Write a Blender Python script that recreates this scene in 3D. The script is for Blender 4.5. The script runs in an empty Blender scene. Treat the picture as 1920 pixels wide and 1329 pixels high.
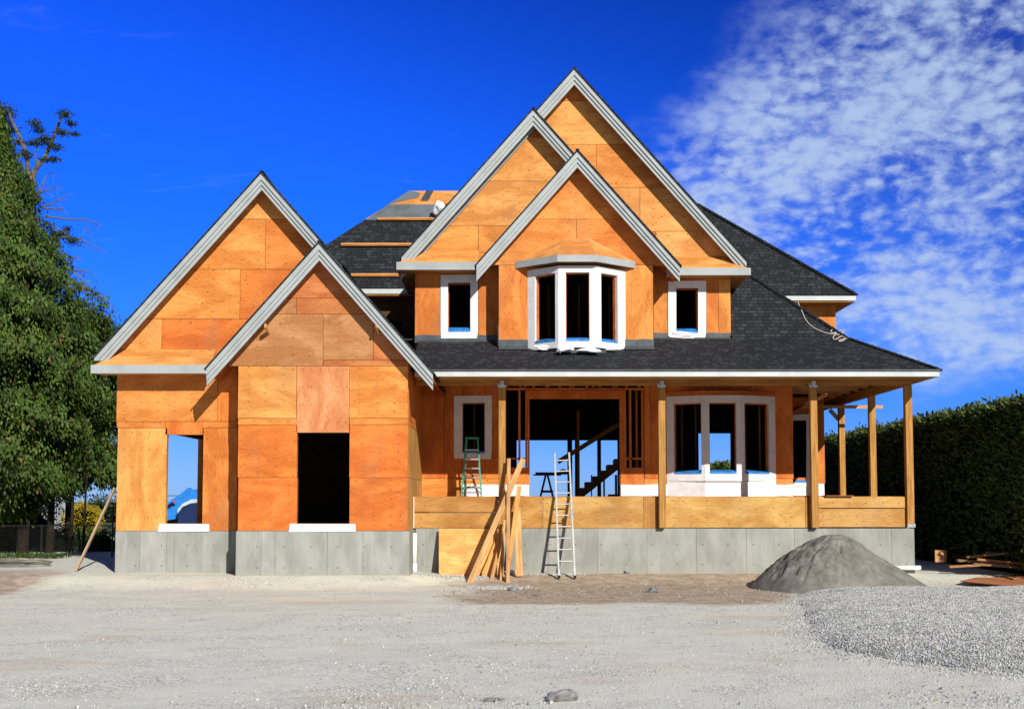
import bpy, bmesh, math, random
import numpy as np
from mathutils import Vector, Matrix
random.seed(7); rng = np.random.default_rng(7)
S = bpy.context.scene; C = S.collection
# ------------------------------------------------------------------ camera
CZ = 1.62; PIT = math.radians(3.5); F = 2200.0; PPY = 940 - F*math.tan(PIT)
cam = bpy.data.cameras.new('camera'); co = bpy.data.objects.new('camera', cam); C.objects.link(co)
cam.lens = F/1920*36; cam.sensor_width = 36; cam.shift_y = (PPY-664.5)/1920
cam.clip_start = .1; cam.clip_end = 3000
co.location = (0, 0, CZ); co.rotation_euler = (math.pi/2+PIT, 0, 0); S.camera = co
def P(px, py, Y):                     # survey helper: sight line -> point on the plane at depth Y
    a = (px-960)/F; b = (PPY-py)/F
    dy = math.cos(PIT)-b*math.sin(PIT); dz = math.sin(PIT)+b*math.cos(PIT)
    t = Y/dy
    return Vector((a*t, Y, CZ+dz*t))
def GP(px, py, z=-.25):               # point on level ground
    b = (PPY-py)/F
    dy = math.cos(PIT)-b*math.sin(PIT); dz = math.sin(PIT)+b*math.cos(PIT)
    t = (z-CZ)/dz
    return Vector(((px-960)/F*t, dy*t, z))
# ------------------------------------------------------------------ colour management, render
S.view_settings.view_transform = 'Standard'; S.view_settings.look = 'None'
S.view_settings.exposure = .22; S.view_settings.gamma = 1
S.cycles.max_bounces = 6; S.cycles.diffuse_bounces = 3
# ------------------------------------------------------------------ node helpers
class NT:
    def __init__(s, tree): s.t = tree; s.L = tree.links
    def n(s, typ, **kw):
        nd = s.t.nodes.new(typ)
        for k, v in kw.items():
            if k.startswith('_'): setattr(nd, k[1:], v)
        return nd
    def set(s, sock, v):
        if isinstance(v, bpy.types.NodeSocket): s.L.new(v, sock)
        elif v is not None:
            if isinstance(v, (tuple, list)) and len(v) == 3 and sock.type == 'RGBA': v = (*v, 1)
            sock.default_value = v
    def math(s, op, a, b=None, clamp=False):
        nd = s.n('ShaderNodeMath', _operation=op, _use_clamp=clamp); s.set(nd.inputs[0], a)
        if b is not None: s.set(nd.inputs[1], b)
        return nd.outputs[0]
    def mix(s, f, a, b, mode='MIX'):
        nd = s.n('ShaderNodeMix', _data_type='RGBA', _blend_type=mode)
        s.set(nd.inputs[0], f); s.set(nd.inputs[6], a); s.set(nd.inputs[7], b); return nd.outputs[2]
    def noise(s, vec, scale, detail=4, rough=.55, dist=0):
        nd = s.n('ShaderNodeTexNoise'); s.set(nd.inputs['Vector'], vec)
        nd.inputs['Scale'].default_value = scale; nd.inputs['Detail'].default_value = detail
        nd.inputs['Roughness'].default_value = rough; nd.inputs['Distortion'].default_value = dist
        return nd.outputs[0]
    def vor(s, vec, scale, feature='F1', out=0, rand=1):
        nd = s.n('ShaderNodeTexVoronoi', _feature=feature); s.set(nd.inputs['Vector'], vec)
        nd.inputs['Scale'].default_value = scale; nd.inputs['Randomness'].default_value = rand
        return nd.outputs[out]
    def ramp(s, f, a, b, ca=0., cb=1.):
        nd = s.n('ShaderNodeMapRange', _clamp=True, _interpolation_type='SMOOTHSTEP'); s.set(nd.inputs[0], f)
        for i, v in enumerate((a, b, ca, cb)): nd.inputs[i+1].default_value = v
        return nd.outputs[0]
    def vmul(s, vec, v):
        nd = s.n('ShaderNodeVectorMath', _operation='MULTIPLY'); s.set(nd.inputs[0], vec); nd.inputs[1].default_value = v
        return nd.outputs[0]
    def sep(s, vec):
        nd = s.n('ShaderNodeSeparateXYZ'); s.set(nd.inputs[0], vec); return nd.outputs
    def comb(s, x, y, z=0.):
        nd = s.n('ShaderNodeCombineXYZ'); s.set(nd.inputs[0], x); s.set(nd.inputs[1], y); s.set(nd.inputs[2], z); return nd.outputs[0]
    def bump(s, h, strength=.3, dist=.01):
        nd = s.n('ShaderNodeBump'); nd.inputs['Strength'].default_value = strength; nd.inputs['Distance'].default_value = dist
        s.set(nd.inputs['Height'], h); return nd.outputs[0]
def newmat(name, rough=.8, spec=.3):
    m = bpy.data.materials.new(name); m.use_nodes = True
    t = NT(m.node_tree); b = m.node_tree.nodes['Principled BSDF']
    b.inputs['Roughness'].default_value = rough; b.inputs['Specular IOR Level'].default_value = spec
    return m, t, b
def uvn(t): return t.n('ShaderNodeTexCoord').outputs['UV']
def objn(t): return t.n('ShaderNodeTexCoord').outputs['Object']
def geo(t): return t.n('ShaderNodeNewGeometry').outputs['Position']
def attr(t): return t.n('ShaderNodeAttribute', _attribute_name='col').outputs['Color']
M = {}
# plywood: grain runs along U, colour of each sheet in 'col'
m, t, b = newmat('plywood', .75, .25)
uv = uvn(t); cf = t.noise(t.vmul(uv, (.55, 3.2, 1)), 1, 3, .5, .4)
rings = t.math('ABSOLUTE', t.math('SUBTRACT', t.math('FRACT', t.math('MULTIPLY', cf, 22)), .5))
rings = t.ramp(rings, .5, .22, .0, 1)
fine = t.noise(t.vmul(uv, (2.5, 60, 1)), 1, 4, .6)
big = t.noise(t.vmul(uv, (.7, 1.6, 1)), 1.3, 3, .55, .6)
c = attr(t)
c = t.mix(t.math('MULTIPLY', t.math('SUBTRACT', 1., rings), .42), c, t.mix(1, c, (.72, .5, .36), 'MULTIPLY'))
c = t.mix(t.ramp(big, .36, .66), t.mix(1, c, (.85, .74, .62), 'MULTIPLY'), t.mix(1, c, (1.13, 1.19, 1.25), 'MULTIPLY'))
c = t.mix(t.ramp(fine, .3, .7, .0, .38), c, t.mix(1, c, (.78, .66, .56), 'MULTIPLY'))
kn = t.vor(t.vmul(uv, (1, 1.5, 1)), 2.6); kr = t.sep(t.vor(t.vmul(uv, (1, 1.5, 1)), 2.6, out=1))[0]
kf = t.math('MULTIPLY', t.ramp(kn, .085, .045), t.ramp(kr, .55, .6))
c = t.mix(t.math('MULTIPLY', kf, .85), c, (.12, .045, .015))
su = t.sep(uv)
wob = t.math('MULTIPLY', t.noise(uv, 7, 1), .05)
du = t.math('ABSOLUTE', t.math('SUBTRACT', t.math('FRACT', t.math('MULTIPLY', t.math('ADD', su[0], wob), 2.5)), .5))
dv = t.math('ABSOLUTE', t.math('SUBTRACT', t.math('FRACT', t.math('MULTIPLY', t.math('ADD', su[1], wob), 5.)), .5))
nl = t.math('MULTIPLY', t.ramp(du, .045, .022), t.ramp(dv, .085, .05))
c = t.mix(t.math('MULTIPLY', nl, .8), c, (.14, .06, .03))
grime = t.noise(t.vmul(geo(t), (1.2, 1.2, .5)), 1.1, 4, .6)
c = t.mix(t.ramp(grime, .52, .75, 0, .3), c, (.26, .15, .09))
t.set(b.inputs['Base Color'], c); t.set(b.inputs['Normal'], t.bump(t.math('ADD', rings, fine), .25, .004)); M['ply'] = m
# sawn lumber
m, t, b = newmat('lumber', .75, .25)
uv = uvn(t); g = t.noise(t.vmul(uv, (1.2, 26, 1)), 1, 4, .6, .8); c = attr(t)
c = t.mix(t.ramp(g, .35, .68), t.mix(1, c, (.68, .58, .48), 'MULTIPLY'), t.mix(1, c, (1.12, 1.12, 1.1), 'MULTIPLY'))
kn = t.vor(t.vmul(uv, (1, 3, 1)), 1.7); c = t.mix(t.math('MULTIPLY', t.ramp(kn, .07, .03), .7), c, (.13, .055, .02))
bl = t.noise(t.vmul(geo(t), (1, 1, 1)), 2.2, 3); c = t.mix(t.ramp(bl, .5, .75, 0, .3), c, t.mix(1, c, (.6, .55, .5), 'MULTIPLY'))
t.set(b.inputs['Base Color'], c); t.set(b.inputs['Normal'], t.bump(g, .25, .004)); M['lumber'] = m
# shingles
m, t, b = newmat('asphalt_shingle', .9, .15)
uv = uvn(t)
br = t.n('ShaderNodeTexBrick'); t.set(br.inputs['Vector'], t.vmul(uv, (1, 1, 1)))
for k, v in (('Color1', (.016, .018, .022, 1)), ('Color2', (.058, .066, .078, 1)), ('Mortar', (.004, .004, .005, 1))): br.inputs[k].default_value = v
for k, v in (('Scale', 1), ('Mortar Size', .011), ('Mortar Smooth', .3), ('Bias', -.42), ('Brick Width', .15), ('Row Height', .145)): br.inputs[k].default_value = v
br.offset = .37; br.squash = 1.5; br.squash_frequency = 3
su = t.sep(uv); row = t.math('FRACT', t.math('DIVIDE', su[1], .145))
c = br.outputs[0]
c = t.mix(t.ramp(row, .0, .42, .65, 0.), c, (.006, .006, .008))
c = t.mix(t.ramp(t.noise(uv, 90, 2), .4, .8, 0, .3), c, (.09, .095, .105))
c = t.mix(t.ramp(t.noise(uv, .6, 3), .4, .7, 0, .35), c, t.mix(1, c, (.7, .72, .75), 'MULTIPLY'))
t.set(b.inputs['Base Color'], c)
t.set(b.inputs['Normal'], t.bump(t.math('SUBTRACT', t.math('ADD', t.math('MULTIPLY', t.noise(uv, 60, 2), .3), br.outputs[1]), row), .6, .012)); M['shingle'] = m
def simple(name, col, rough=.7, spec=.3, nscale=3., amt=.25, bstr=.15, metal=0, bscale=12., attrcol=False):
    m, t, b = newmat(name, rough, spec); p = geo(t)
    base = attr(t) if attrcol else None
    src = base if attrcol else (*col, 1)
    dark = t.mix(1, src, (1-amt*1.6,)*3, 'MULTIPLY')
    c = t.mix(t.ramp(t.noise(p, nscale, 5, .6), .35, .7), src, dark)
    t.set(b.inputs['Base Color'], c); b.inputs['Metallic'].default_value = metal
    if bstr: t.set(b.inputs['Normal'], t.bump(t.noise(p, bscale, 4), bstr, .01))
    M[name] = m; return m
simple('trim_paint', (.34, .375, .395), .55, .3, 2.2, .1, .05)
simple('white_fascia', (.52, .55, .56), .5, .3, 2, .08, .05)
simple('house_wrap', (.72, .73, .78), .5, .4, 3.5, .09, .9, 0, 6)
simple('blue_flashing', (.03, .24, .68), .4, .5, 9, .3, .5, 0, 20)
simple('grey_membrane', (.065, .08, .095), .5, .4, 4, .25, .5, 0, 9)
simple('underlay', (.13, .155, .175), .7, .3, 2, .2, .2)
simple('dark_interior', (.045, .028, .018), .9, .1, 2, .3, 0)  # darkened wood: the shade indoors is put into the colour
simple('white_plastic', (.8, .8, .78), .35, .5, 5, .06, .03)
simple('galvanised', (.5, .55, .6), .35, .5, 20, .3, .1, .8)
simple('aluminium', (.46, .47, .48), .38, .5, 12, .12, .05, .6)
simple('green_fibreglass', (.03, .3, .2), .45, .4, 8, .15, .05)
simple('black_paint', (.012, .012, .013), .5, .3, 8, .2, .05)
simple('rope', (.5, .46, .4), .9, .1, 40, .2, .3)
simple('bark', (.03, .022, .016), .95, .1, 6, .4, .8, 0, 14)
simple('grey_bark', (.17, .14, .115), .95, .1, 6, .35, .5, 0, 14)
simple('blue_paint', (.025, .22, .72), .35, .5, 3, .15, .05)
simple('navy_paint', (.008, .025, .1), .4, .5, 3, .2, .05)
simple('pale_rim', (.5, .58, .68), .5, .4, 5, .15, .1)
simple('red_plastic', (.5, .08, .05), .5, .4, 5, .15, .1)
simple('barn_metal', (.5, .53, .56), .4, .4, 2, .1, .05)
simple('rock', (.26, .265, .27), .95, .15, 9, .45, 1, 0, 22)
simple('stone', None, .95, .15, 8, .25, .3, 0, 40, True)
simple('foliage_core', (.004, .006, .003), 1, 0, 3, .3, 0)  # near-black fill: shade deep inside foliage, painted as colour
# concrete
m, t, b = newmat('concrete', .85, .25); p = geo(t)
c = attr(t); n1 = t.noise(t.vmul(p, (1, 1, .45)), 2.2, 6, .62)
c = t.mix(t.ramp(n1, .32, .7), t.mix(1, c, (.8, .8, .79), 'MULTIPLY'), t.mix(1, c, (1.13, 1.13, 1.13), 'MULTIPLY'))
st = t.noise(t.vmul(p, (7, 7, .5)), 1, 4, .6); c = t.mix(t.ramp(st, .52, .75, 0, .35), c, (.42, .43, .41))
vd = t.vor(t.vmul(p, (1, 0, 1.3)), 3.2); c = t.mix(t.ramp(vd, .055, .03, 0, .7), c, (.09, .09, .085))
ps = t.sep(p); fx = t.math('ABSOLUTE', t.math('SUBTRACT', t.math('FRACT', t.math('MULTIPLY', ps[0], 1.64)), .5)); fz_ = t.math('ABSOLUTE', t.math('SUBTRACT', t.math('FRACT', t.math('MULTIPLY', t.math('ADD', ps[2], .12), 2.1)), .5))
tie = t.math('MULTIPLY', t.ramp(fx, .035, .018), t.ramp(fz_, .045, .025)); c = t.mix(t.math('MULTIPLY', tie, .7), c, (.07, .07, .065))
spl = t.math('MULTIPLY', t.ramp(t.math('ADD', ps[2], t.math('MULTIPLY', t.noise(p, 5, 5, .7), .35)), .32, .02), .55); c = t.mix(spl, c, (.34, .315, .265))
t.set(b.inputs['Base Color'], c); t.set(b.inputs['Normal'], t.bump(t.noise(p, 25, 5), .25, .01)); M['concrete'] = m
# ground
m, t, b = newmat('gravel_ground', .95, .15); p = geo(t); sp = t.sep(p)
peb = t.vor(p, 42, out=1); pebv = t.sep(peb)[0]; pd = t.vor(p, 42)
fine = t.noise(p, 55, 4, .7); patch = t.noise(t.vmul(p, (.28, .6, 1)), 1, 5, .6, .3)
gcol = t.mix(t.ramp(pebv, 0, 1), (.51, .52, .455), (.88, .89, .785))
gcol = t.mix(t.ramp(pd, .48, .8, 0, .8), gcol, (.26, .25, .225))
dust = t.mix(t.ramp(fine, .3, .7), (.6, .605, .515), (.78, .785, .675))
c = t.mix(t.ramp(t.noise(t.vmul(p, (.75, 1.0, 1)), 1.1, 6, .68), .36, .66), dust, gcol)
c = t.mix(t.ramp(patch, .56, .7, 0, .6), c, t.mix(t.ramp(fine, .3, .7), (.52, .42, .30), (.68, .57, .43)))
# brown graded soil by the porch and at the far left
wv = t.math('MULTIPLY', t.math('SUBTRACT', t.noise(p, .7, 5, .6), .5), 2.4)
yy = t.math('ADD', sp[1], wv); xx = t.math('ADD', sp[0], wv)
a1 = t.math('MULTIPLY', t.ramp(yy, 21.2, 22.0), t.ramp(xx, -1.5, -.4)); a1 = t.math('MULTIPLY', a1, t.ramp(xx, 9.4, 8.2))
a2 = t.math('MULTIPLY', t.ramp(xx, -9.8, -10.8), t.math('MULTIPLY', t.ramp(yy, 20.8, 21.6), t.ramp(yy, 28, 26.5)))
soil = t.math('MAXIMUM', a1, a2)
scol = t.mix(t.ramp(t.noise(p, 3.5, 7, .7), .35, .68), (.32, .25, .185), (.52, .43, .34))
c = t.mix(soil, c, scol)
far = t.ramp(sp[1], 44, 60); c = t.mix(far, c, t.mix(t.ramp(t.noise(p, .5, 5), .3, .7), (.05, .08, .025), (.12, .12, .05)))
t.set(b.inputs['Base Color'], c)
t.set(b.inputs['Normal'], t.bump(t.math('ADD', t.math('MULTIPLY', pd, -.8), t.math('ADD', t.noise(p, 34, 5, .75), t.math('MULTIPLY', t.noise(p, 2.2, 4), 1.6))), .42, .035)); M['ground'] = m
m, t, b = newmat('wet_sand', .95, .1); p = geo(t)
c = t.mix(t.ramp(t.noise(p, 3, 7, .7), .35, .65), (.15, .145, .126), (.24, .232, .208))
t.set(b.inputs['Base Color'], c); t.set(b.inputs['Normal'], t.bump(t.noise(p, 30, 5, .7), .5, .02)); M['sand'] = m
# foliage (colour of each leaf in 'col')
m, t, b = newmat('foliage', .6, .25); c = attr(t)
t.set(b.inputs['Base Color'], c)
tr = t.n('ShaderNodeBsdfTranslucent'); t.set(tr.inputs[0], t.mix(1, c, (1.1, 1.3, .5), 'MULTIPLY'))
mx = t.n('ShaderNodeMixShader'); mx.inputs[0].default_value = .1
t.L.new(b.outputs[0], mx.inputs[1]); t.L.new(tr.outputs[0], mx.inputs[2])
t.L.new(mx.outputs[0], m.node_tree.nodes['Material Output'].inputs[0]); M['leaf'] = m
# ------------------------------------------------------------------ mesh builder
W = (1, 1, 1)
class MB:
    def __init__(s): s.v = []; s.f = []; s.uv = []; s.c = []
    def face(s, idx, uvs, col): s.f.append(idx); s.uv.append(uvs); s.c.append(col)
    def _uvof(s, pts, n, ori, off):
        ax = max(range(3), key=lambda i: abs(n[i]))
        if ax == 1: q = [(p[0], p[2]) for p in pts]
        elif ax == 0: q = [(p[1], p[2]) for p in pts]
        else: q = [(p[0], p[1]) for p in pts]
        if ori == 'v': q = [(a[1], a[0]) for a in q]
        return [(a[0]+off[0], a[1]+off[1]) for a in q]
    def prism(s, pts, ext, col=W, ori='h', off=None, uax=None):
        """pts: planar polygon (3D), ext: extrusion vector"""
        off = off or (random.random()*40, random.random()*40)
        pts = [Vector(p) for p in pts]; ext = Vector(ext); n = len(pts); b0 = len(s.v)
        s.v += [tuple(p) for p in pts]+[tuple(p+ext) for p in pts]
        def uvf(idx):
            q = [Vector(s.v[i]) for i in idx]
            nn = Vector((0, 0, 0))
            for i in range(len(q)): nn += q[i].cross(q[(i+1) % len(q)])
            if uax is not None:
                nn = nn.normalized() if nn.length > 1e-9 else Vector((0, 0, 1))
                va = nn.cross(uax); va = va.normalized() if va.length > .05 else Vector((0, 0, 1))
                if va.z < 0: va = -va
                return [(p.dot(uax)+off[0], p.dot(va)+off[1]) for p in q]
            return s._uvof(q, nn, ori, off)
        for idx in [list(range(b0, b0+n)), list(range(b0+2*n-1, b0+n-1, -1))]+[[b0+i, b0+n+i, b0+n+(i+1) % n, b0+(i+1) % n] for i in range(n)]:
            s.face(idx, uvf(idx), col)
        return s
    def box(s, x0, x1, y0, y1, z0, z1, col=W, ori='h', off=None):
        return s.prism([(x0, y0, z0), (x1, y0, z0), (x1, y0, z1), (x0, y0, z1)], (0, y1-y0, 0), col, ori, off)
    def beam(s, p0, p1, w, h, col=W, side=None):
        p0 = Vector(p0); p1 = Vector(p1); d = (p1-p0).normalized()
        sd = Vector(side) if side else (Vector((0, 0, 1)).cross(d) if abs(d.z) < .9 else Vector((1, 0, 0)))
        sd = (sd-d*sd.dot(d)).normalized(); u = d.cross(sd).normalized()
        a = sd*w/2; c = u*h/2
        return s.prism([p0-a-c, p0+a-c, p0+a+c, p0-a+c], p1-p0, col, uax=d)
    def tube(s, pts, r, seg=8, col=W):
        pts = [Vector(p) for p in pts]; rs = r if isinstance(r, (list, tuple)) else [r]*len(pts); b0 = len(s.v)
        for i, p in enumerate(pts):
            d = (pts[min(i+1, len(pts)-1)]-pts[max(i-1, 0)]).normalized()
            a = d.cross(Vector((.31, .95, .12))); a = a.normalized() if a.length > .1 else d.orthogonal().normalized(); c = d.cross(a)
            for k in range(seg):
                an = 2*math.pi*k/seg; s.v.append(tuple(p+(a*math.cos(an)+c*math.sin(an))*rs[i]))
        for i in range(len(pts)-1):
            for k in range(seg):
                k2 = (k+1) % seg; q = [b0+i*seg+k, b0+i*seg+k2, b0+(i+1)*seg+k2, b0+(i+1)*seg+k]
                s.face(q, [(i, k/seg), (i, (k+1)/seg), (i+1, (k+1)/seg), (i+1, k/seg)], col)
        s.face([b0+k for k in range(seg)][::-1], [(0, 0)]*seg, col)
        e = b0+(len(pts)-1)*seg; s.face([e+k for k in range(seg)], [(0, 0)]*seg, col)
        return s
    def build(s, name, mat, parent=None, smooth=False, bevel=0):
        me = bpy.data.meshes.new(name); me.from_pydata(s.v, [], s.f)
        ul = me.uv_layers.new(name='UVMap'); flat = [c for f in s.uv for q in f for c in q]
        ul.data.foreach_set('uv', flat)
        at = me.attributes.new('col', 'FLOAT_COLOR', 'FACE')
        at.data.foreach_set('color', [x for c in s.c for x in (*c, 1)])
        bm = bmesh.new(); bm.from_mesh(me); bmesh.ops.recalc_face_normals(bm, faces=bm.faces); bm.to_mesh(me); bm.free()
        if smooth: me.polygons.foreach_set('use_smooth', [True]*len(me.polygons))
        me.materials.append(M[mat]); o = bpy.data.objects.new(name, me); C.objects.link(o)
        if bevel:
            bv = o.modifiers.new('bevel', 'BEVEL'); bv.width = bevel; bv.segments = 1; bv.limit_method = 'ANGLE'
        if parent: o.parent = parent; o.matrix_parent_inverse = parent.matrix_world.inverted()
        return o
def tag(o, label=None, cat=None, group=None, kind=None):
    if label: o['label'] = label
    if cat: o['category'] = cat
    if group: o['group'] = group
    if kind: o['kind'] = kind
    return o
def empty(name, loc, label, cat, group=None):
    o = bpy.data.objects.new(name, None); C.objects.link(o); o.location = loc; o.empty_display_size = .2
    o.matrix_world = Matrix.Translation(Vector(loc))
    return tag(o, label, cat, group)
def clip(poly, a, b, c):              # keep a*x+b*z<=c
    out = []
    for i in range(len(poly)):
        p, q = poly[i], poly[(i+1) % len(poly)]; dp = a*p[0]+b*p[1]-c; dq = a*q[0]+b*q[1]-c
        if dp <= 0: out.append(p)
        if dp*dq < 0:
            s_ = dp/(dp-dq); out.append((p[0]+(q[0]-p[0])*s_, p[1]+(q[1]-p[1])*s_))
    return out
# plywood colours
A1 = (.62, .255, .06); A2 = (.6, .212, .045); A3 = (.6, .178, .034); A4 = (.63, .3, .084); PK = (.63, .275, .125)
G1 = (.42, .2, .085); G2 = (.48, .175, .06); Y1 = (.66, .32, .1); K1 = (.47, .26, .075); K2 = (.52, .31, .1); K3 = (.42, .215, .06)
LW = (.57, .345, .155); PO = (.44, .235, .065)
GAP = .005
def jit(c, a=.05):
    k = 1+random.uniform(-a, a); return (c[0]*k, c[1]*k*(1+random.uniform(-a, a)*.6), c[2]*k)
def panels(mb, Y, rects, clips=(), th=.14):
    """rects: (px0,py0,px1,py1,col,ori) surveyed on the plane Y"""
    for (x0, y0, x1, y1, col, ori) in rects:
        ym = (y0+y1)/2
        X0 = P(x0, ym, Y).x+GAP; X1 = P(x1, ym, Y).x-GAP; Z1 = P(x0, y0, Y).z-GAP; Z0 = P(x0, y1, Y).z+GAP
        poly = [(X0, Z0), (X1, Z0), (X1, Z1), (X0, Z1)]
        for cl in clips: poly = clip(poly, *cl)
        if len(poly) < 3: continue
        mb.prism([(p[0], Y, p[1]) for p in poly], (0, th, 0), jit(col), ori)
    return mb
G = 26.8; GL = 27.7; EV = 27.3; PF = 28.3; UB = 29.0; UM = 29.7; UR = 30.0; PW = 31.0; DW = 33.5; RW = 40.0
DECK = 1.745; MS = 1.14
house = empty('new_house', (0, PF, 0), 'large unfinished two-storey house sheathed in orange plywood with grey gable trim and dark shingle roof', 'house')
H = house
# ------------------------------------------------------------------ gables
def roof_face(mb, pts, u=(1, 0, 0), th=.04):
    pts = [Vector(p) for p in pts]; n = (pts[1]-pts[0]).cross(pts[2]-pts[0]).normalized()
    if n.z < 0: n = -n
    mb.prism(pts, -n*th, uax=Vector(u), off=(0, 0))
def gable(ap, Yw, over, lpx, rpx, lz, rz, Yb, dz=0, ridge=True):
    Yr = Yw-over; A = P(ap[0], ap[1], Yr); xa, za = A.x, A.z
    xl = P(lpx, 600, Yr).x if isinstance(lpx, int) else lpx; xr = P(rpx, 600, Yr).x if isinstance(rpx, int) else rpx
    for sgn, xe, zc in ((-1, xl, lz), (1, xr, rz)):
        mb = MB()
        for (t0, t1, yo) in ((.0, .15, 0), (.155, .265, .035), (.27, .38, .07)):
            poly = [(xa, za-t0), (xe, za-t0-MS*abs(xe-xa)), (xe, za-t1-MS*abs(xe-xa)), (xa, za-t1)]
            if zc is not None: poly = clip(poly, 0, -1, -zc)
            mb.prism([(p[0], Yr+yo, p[1]) for p in poly], (0, .12-yo, 0))
        mb.build('rake_board', 'trim_paint', H)
        xs = xe+sgn*.05; ds = MS*abs(xs-xa)
        mb = MB(); roof_face(mb, [(xa, Yr-.04, za+.05), (xs, Yr-.04, za+.05-ds), (xs, Yb, za+.05-ds), (xa, Yb, za+.05)], (0, 1, 0), .03)
        mb.build('gable_roof', 'shingle', H)
        mb = MB(); d2 = MS*abs(xe-xa)
        mb.prism([(xa, Yr+.12, za-.12), (xe, Yr+.12, za-.12-d2), (xe, Yb, za-.12-d2), (xa, Yb, za-.12)], (0, 0, -.03), A3)
        mb.build('soffit', 'ply', H)
    if ridge:
        mb = MB(); y = Yr-.05
        while y < Yb:
            mb.beam((xa, y+.04, za+.05), (xa, y+.27, za+.045), .09, .022); y += .22
        mb.build('ridge_cap', 'shingle', H)
    cl = [(MS, 1, za-.15+MS*xa), (-MS, 1, za-.15-MS*xa)]
    return xa, za, cl
def pent(Yw, x0px, x1px, ytop, ybot, ywall, over=.6, ins=(.6, .6)):
    Yf = Yw-over; a = P(x0px, ytop, Yf); c_ = P(x1px, ybot, Yf); zw = P(x0px, ywall, Yw).z
    MB().box(a.x, c_.x, Yf, Yf+.035, c_.z, a.z, W).build('pent_fascia', 'trim_paint', H, bevel=.004)
    mb = MB(); xi0 = a.x+.02; xi1 = c_.x-.02
    il, ir = ins; pv = [(xi0, Yf+.037, a.z-.02), (xi1, Yf+.037, a.z-.02), (xi1-ir, Yw-.002, zw), (xi0+il, Yw-.002, zw), (xi0, Yf+.037, c_.z+.03), (xi1, Yf+.037, c_.z+.03), (xi1, Yw-.002, c_.z+.03), (xi0, Yw-.002, c_.z+.03)]
    b0 = len(mb.v); mb.v += pv; k = (random.random()*9, random.random()*9)
    for f_ in ([0, 1, 2, 3], [7, 6, 5, 4], [4, 5, 1, 0], [0, 3, 7], [0, 7, 4], [2, 1, 6], [1, 5, 6], [3, 2, 6, 7]): mb.face([b0+q_ for q_ in f_], [(pv[q_][0]+k[0], pv[q_][2]+pv[q_][1]+k[1]) for q_ in f_], A4)
    mb.build('pent_roof', 'ply', H)
    return a, c_, zw
# left garage gable
xa, za, clg = gable((490, 325), GL, .45, 178, 640, P(0, 676, 27.25).z, None, 37)
mb = panels(MB(), GL, [(230, 330, 700, 411, A4, 'h'), (230, 411, 498, 505, A1, 'h'), (498, 411, 700, 505, A2, 'h'),
    (200, 505, 450, 598, A1, 'h'), (450, 505, 700, 598, A3, 'h'), (190, 598, 303, 668, A4, 'v'), (303, 598, 560, 668, A3, 'h')], clg)
mb.build('gable_wall', 'ply', H)
pent(GL, 170, 394, 684, 700, 655, ins=(.6, 0))
mb = panels(MB(), GL, [(219, 668, 408, 790, A1, 'h'), (408, 668, 445, 790, A3, 'v'), (219, 790, 310, 802, A2, 'h'), (310, 790, 380, 815, A3, 'v'),
    (380, 790, 445, 802, A2, 'h'), (219, 802, 312, 995, A4, 'v'), (380, 802, 445, 995, A2, 'v'), (312, 981, 380, 995, A2, 'h')])
mb.build('garage_wall', 'ply', H)
# front garage gable
xa2, za2, clb = gable((598, 456), G, .45, 388, 812, None, None, 31.5)
mb = panels(MB(), G, [(440, 470, 800, 559, G2, 'h'), (440, 559, 556, 589, G1, 'h'), (556, 559, 800, 589, G2, 'h'),
    (430, 589, 606, 686, G1, 'h'), (606, 589, 700, 675, G1, 'h'), (700, 589, 820, 675, G2, 'h'), (606, 675, 766, 686, G2, 'h')], clb+[(1, 0, P(766, 700, G).x+.3), (-1, 0, -P(445, 700, G).x+.3)])
mb.build('gable_wall', 'ply', H)
mb = panels(MB(), G, [(446, 686, 556, 784, A4, 'h'), (556, 686, 655, 811, PK, 'v'), (655, 686, 765, 784, A1, 'h'), (446, 784, 556, 796, A1, 'h'), (655, 784, 765, 796, A1, 'h'),
    (446, 796, 557, 895, A3, 'h'), (655, 796, 765, 895, A3, 'h'), (446, 895, 557, 995, A3, 'h'), (655, 895, 765, 995, A3, 'h'), (557, 981, 655, 995, A2, 'h')])
mb.build('garage_wall', 'ply', H)
# knee braces under the front garage gable
for (px, py) in ((497, 610), (706, 610)):
    a = P(px, py, G-.42); MB().beam((a.x, G-.4, a.z), (a.x, G-.01, a.z-.1), .045, .09, LW).build('lookout_brace', 'lumber', H)
XG0 = P(219, 850, GL).x; XG1 = P(765, 850, G).x; XGL = P(445, 850, G).x
# side walls of the garage
mb = MB(); z0 = P(0, 995, G).z; zt = P(0, 686, G).z+.3
ys = [G+.143, G+1.35, G+2.6, PW-.003]; zs = [z0, P(0, 895, G).z, P(0, 796, G).z, P(0, 784, G).z, zt]
for i in range(3):
    for j in range(4): mb.box(XG1-.143, XG1-.003, ys[i]+GAP, ys[i+1]-GAP, zs[j]+GAP, zs[j+1]-GAP, jit([K2, K1, A2, A2][j]), 'v')
mb.build('side_wall', 'ply', H)
mb = MB(); mb.box(XG0, XG0+.14, GL+.145, 30.3, z0, 4.2, A2); mb.box(XG0, XG0+.14, 34.85, 36, z0, 4.2, A2); mb.box(XG0, XG0+.14, 30.3, 34.85, 3.46, 4.2, A2); mb.build('side_wall', 'ply', H)
mb = MB(); mb.box(XGL, XGL+.14, G+.145, GL-.003, z0, 4.6, A3, 'v'); mb.build('side_wall', 'ply', H)
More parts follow.
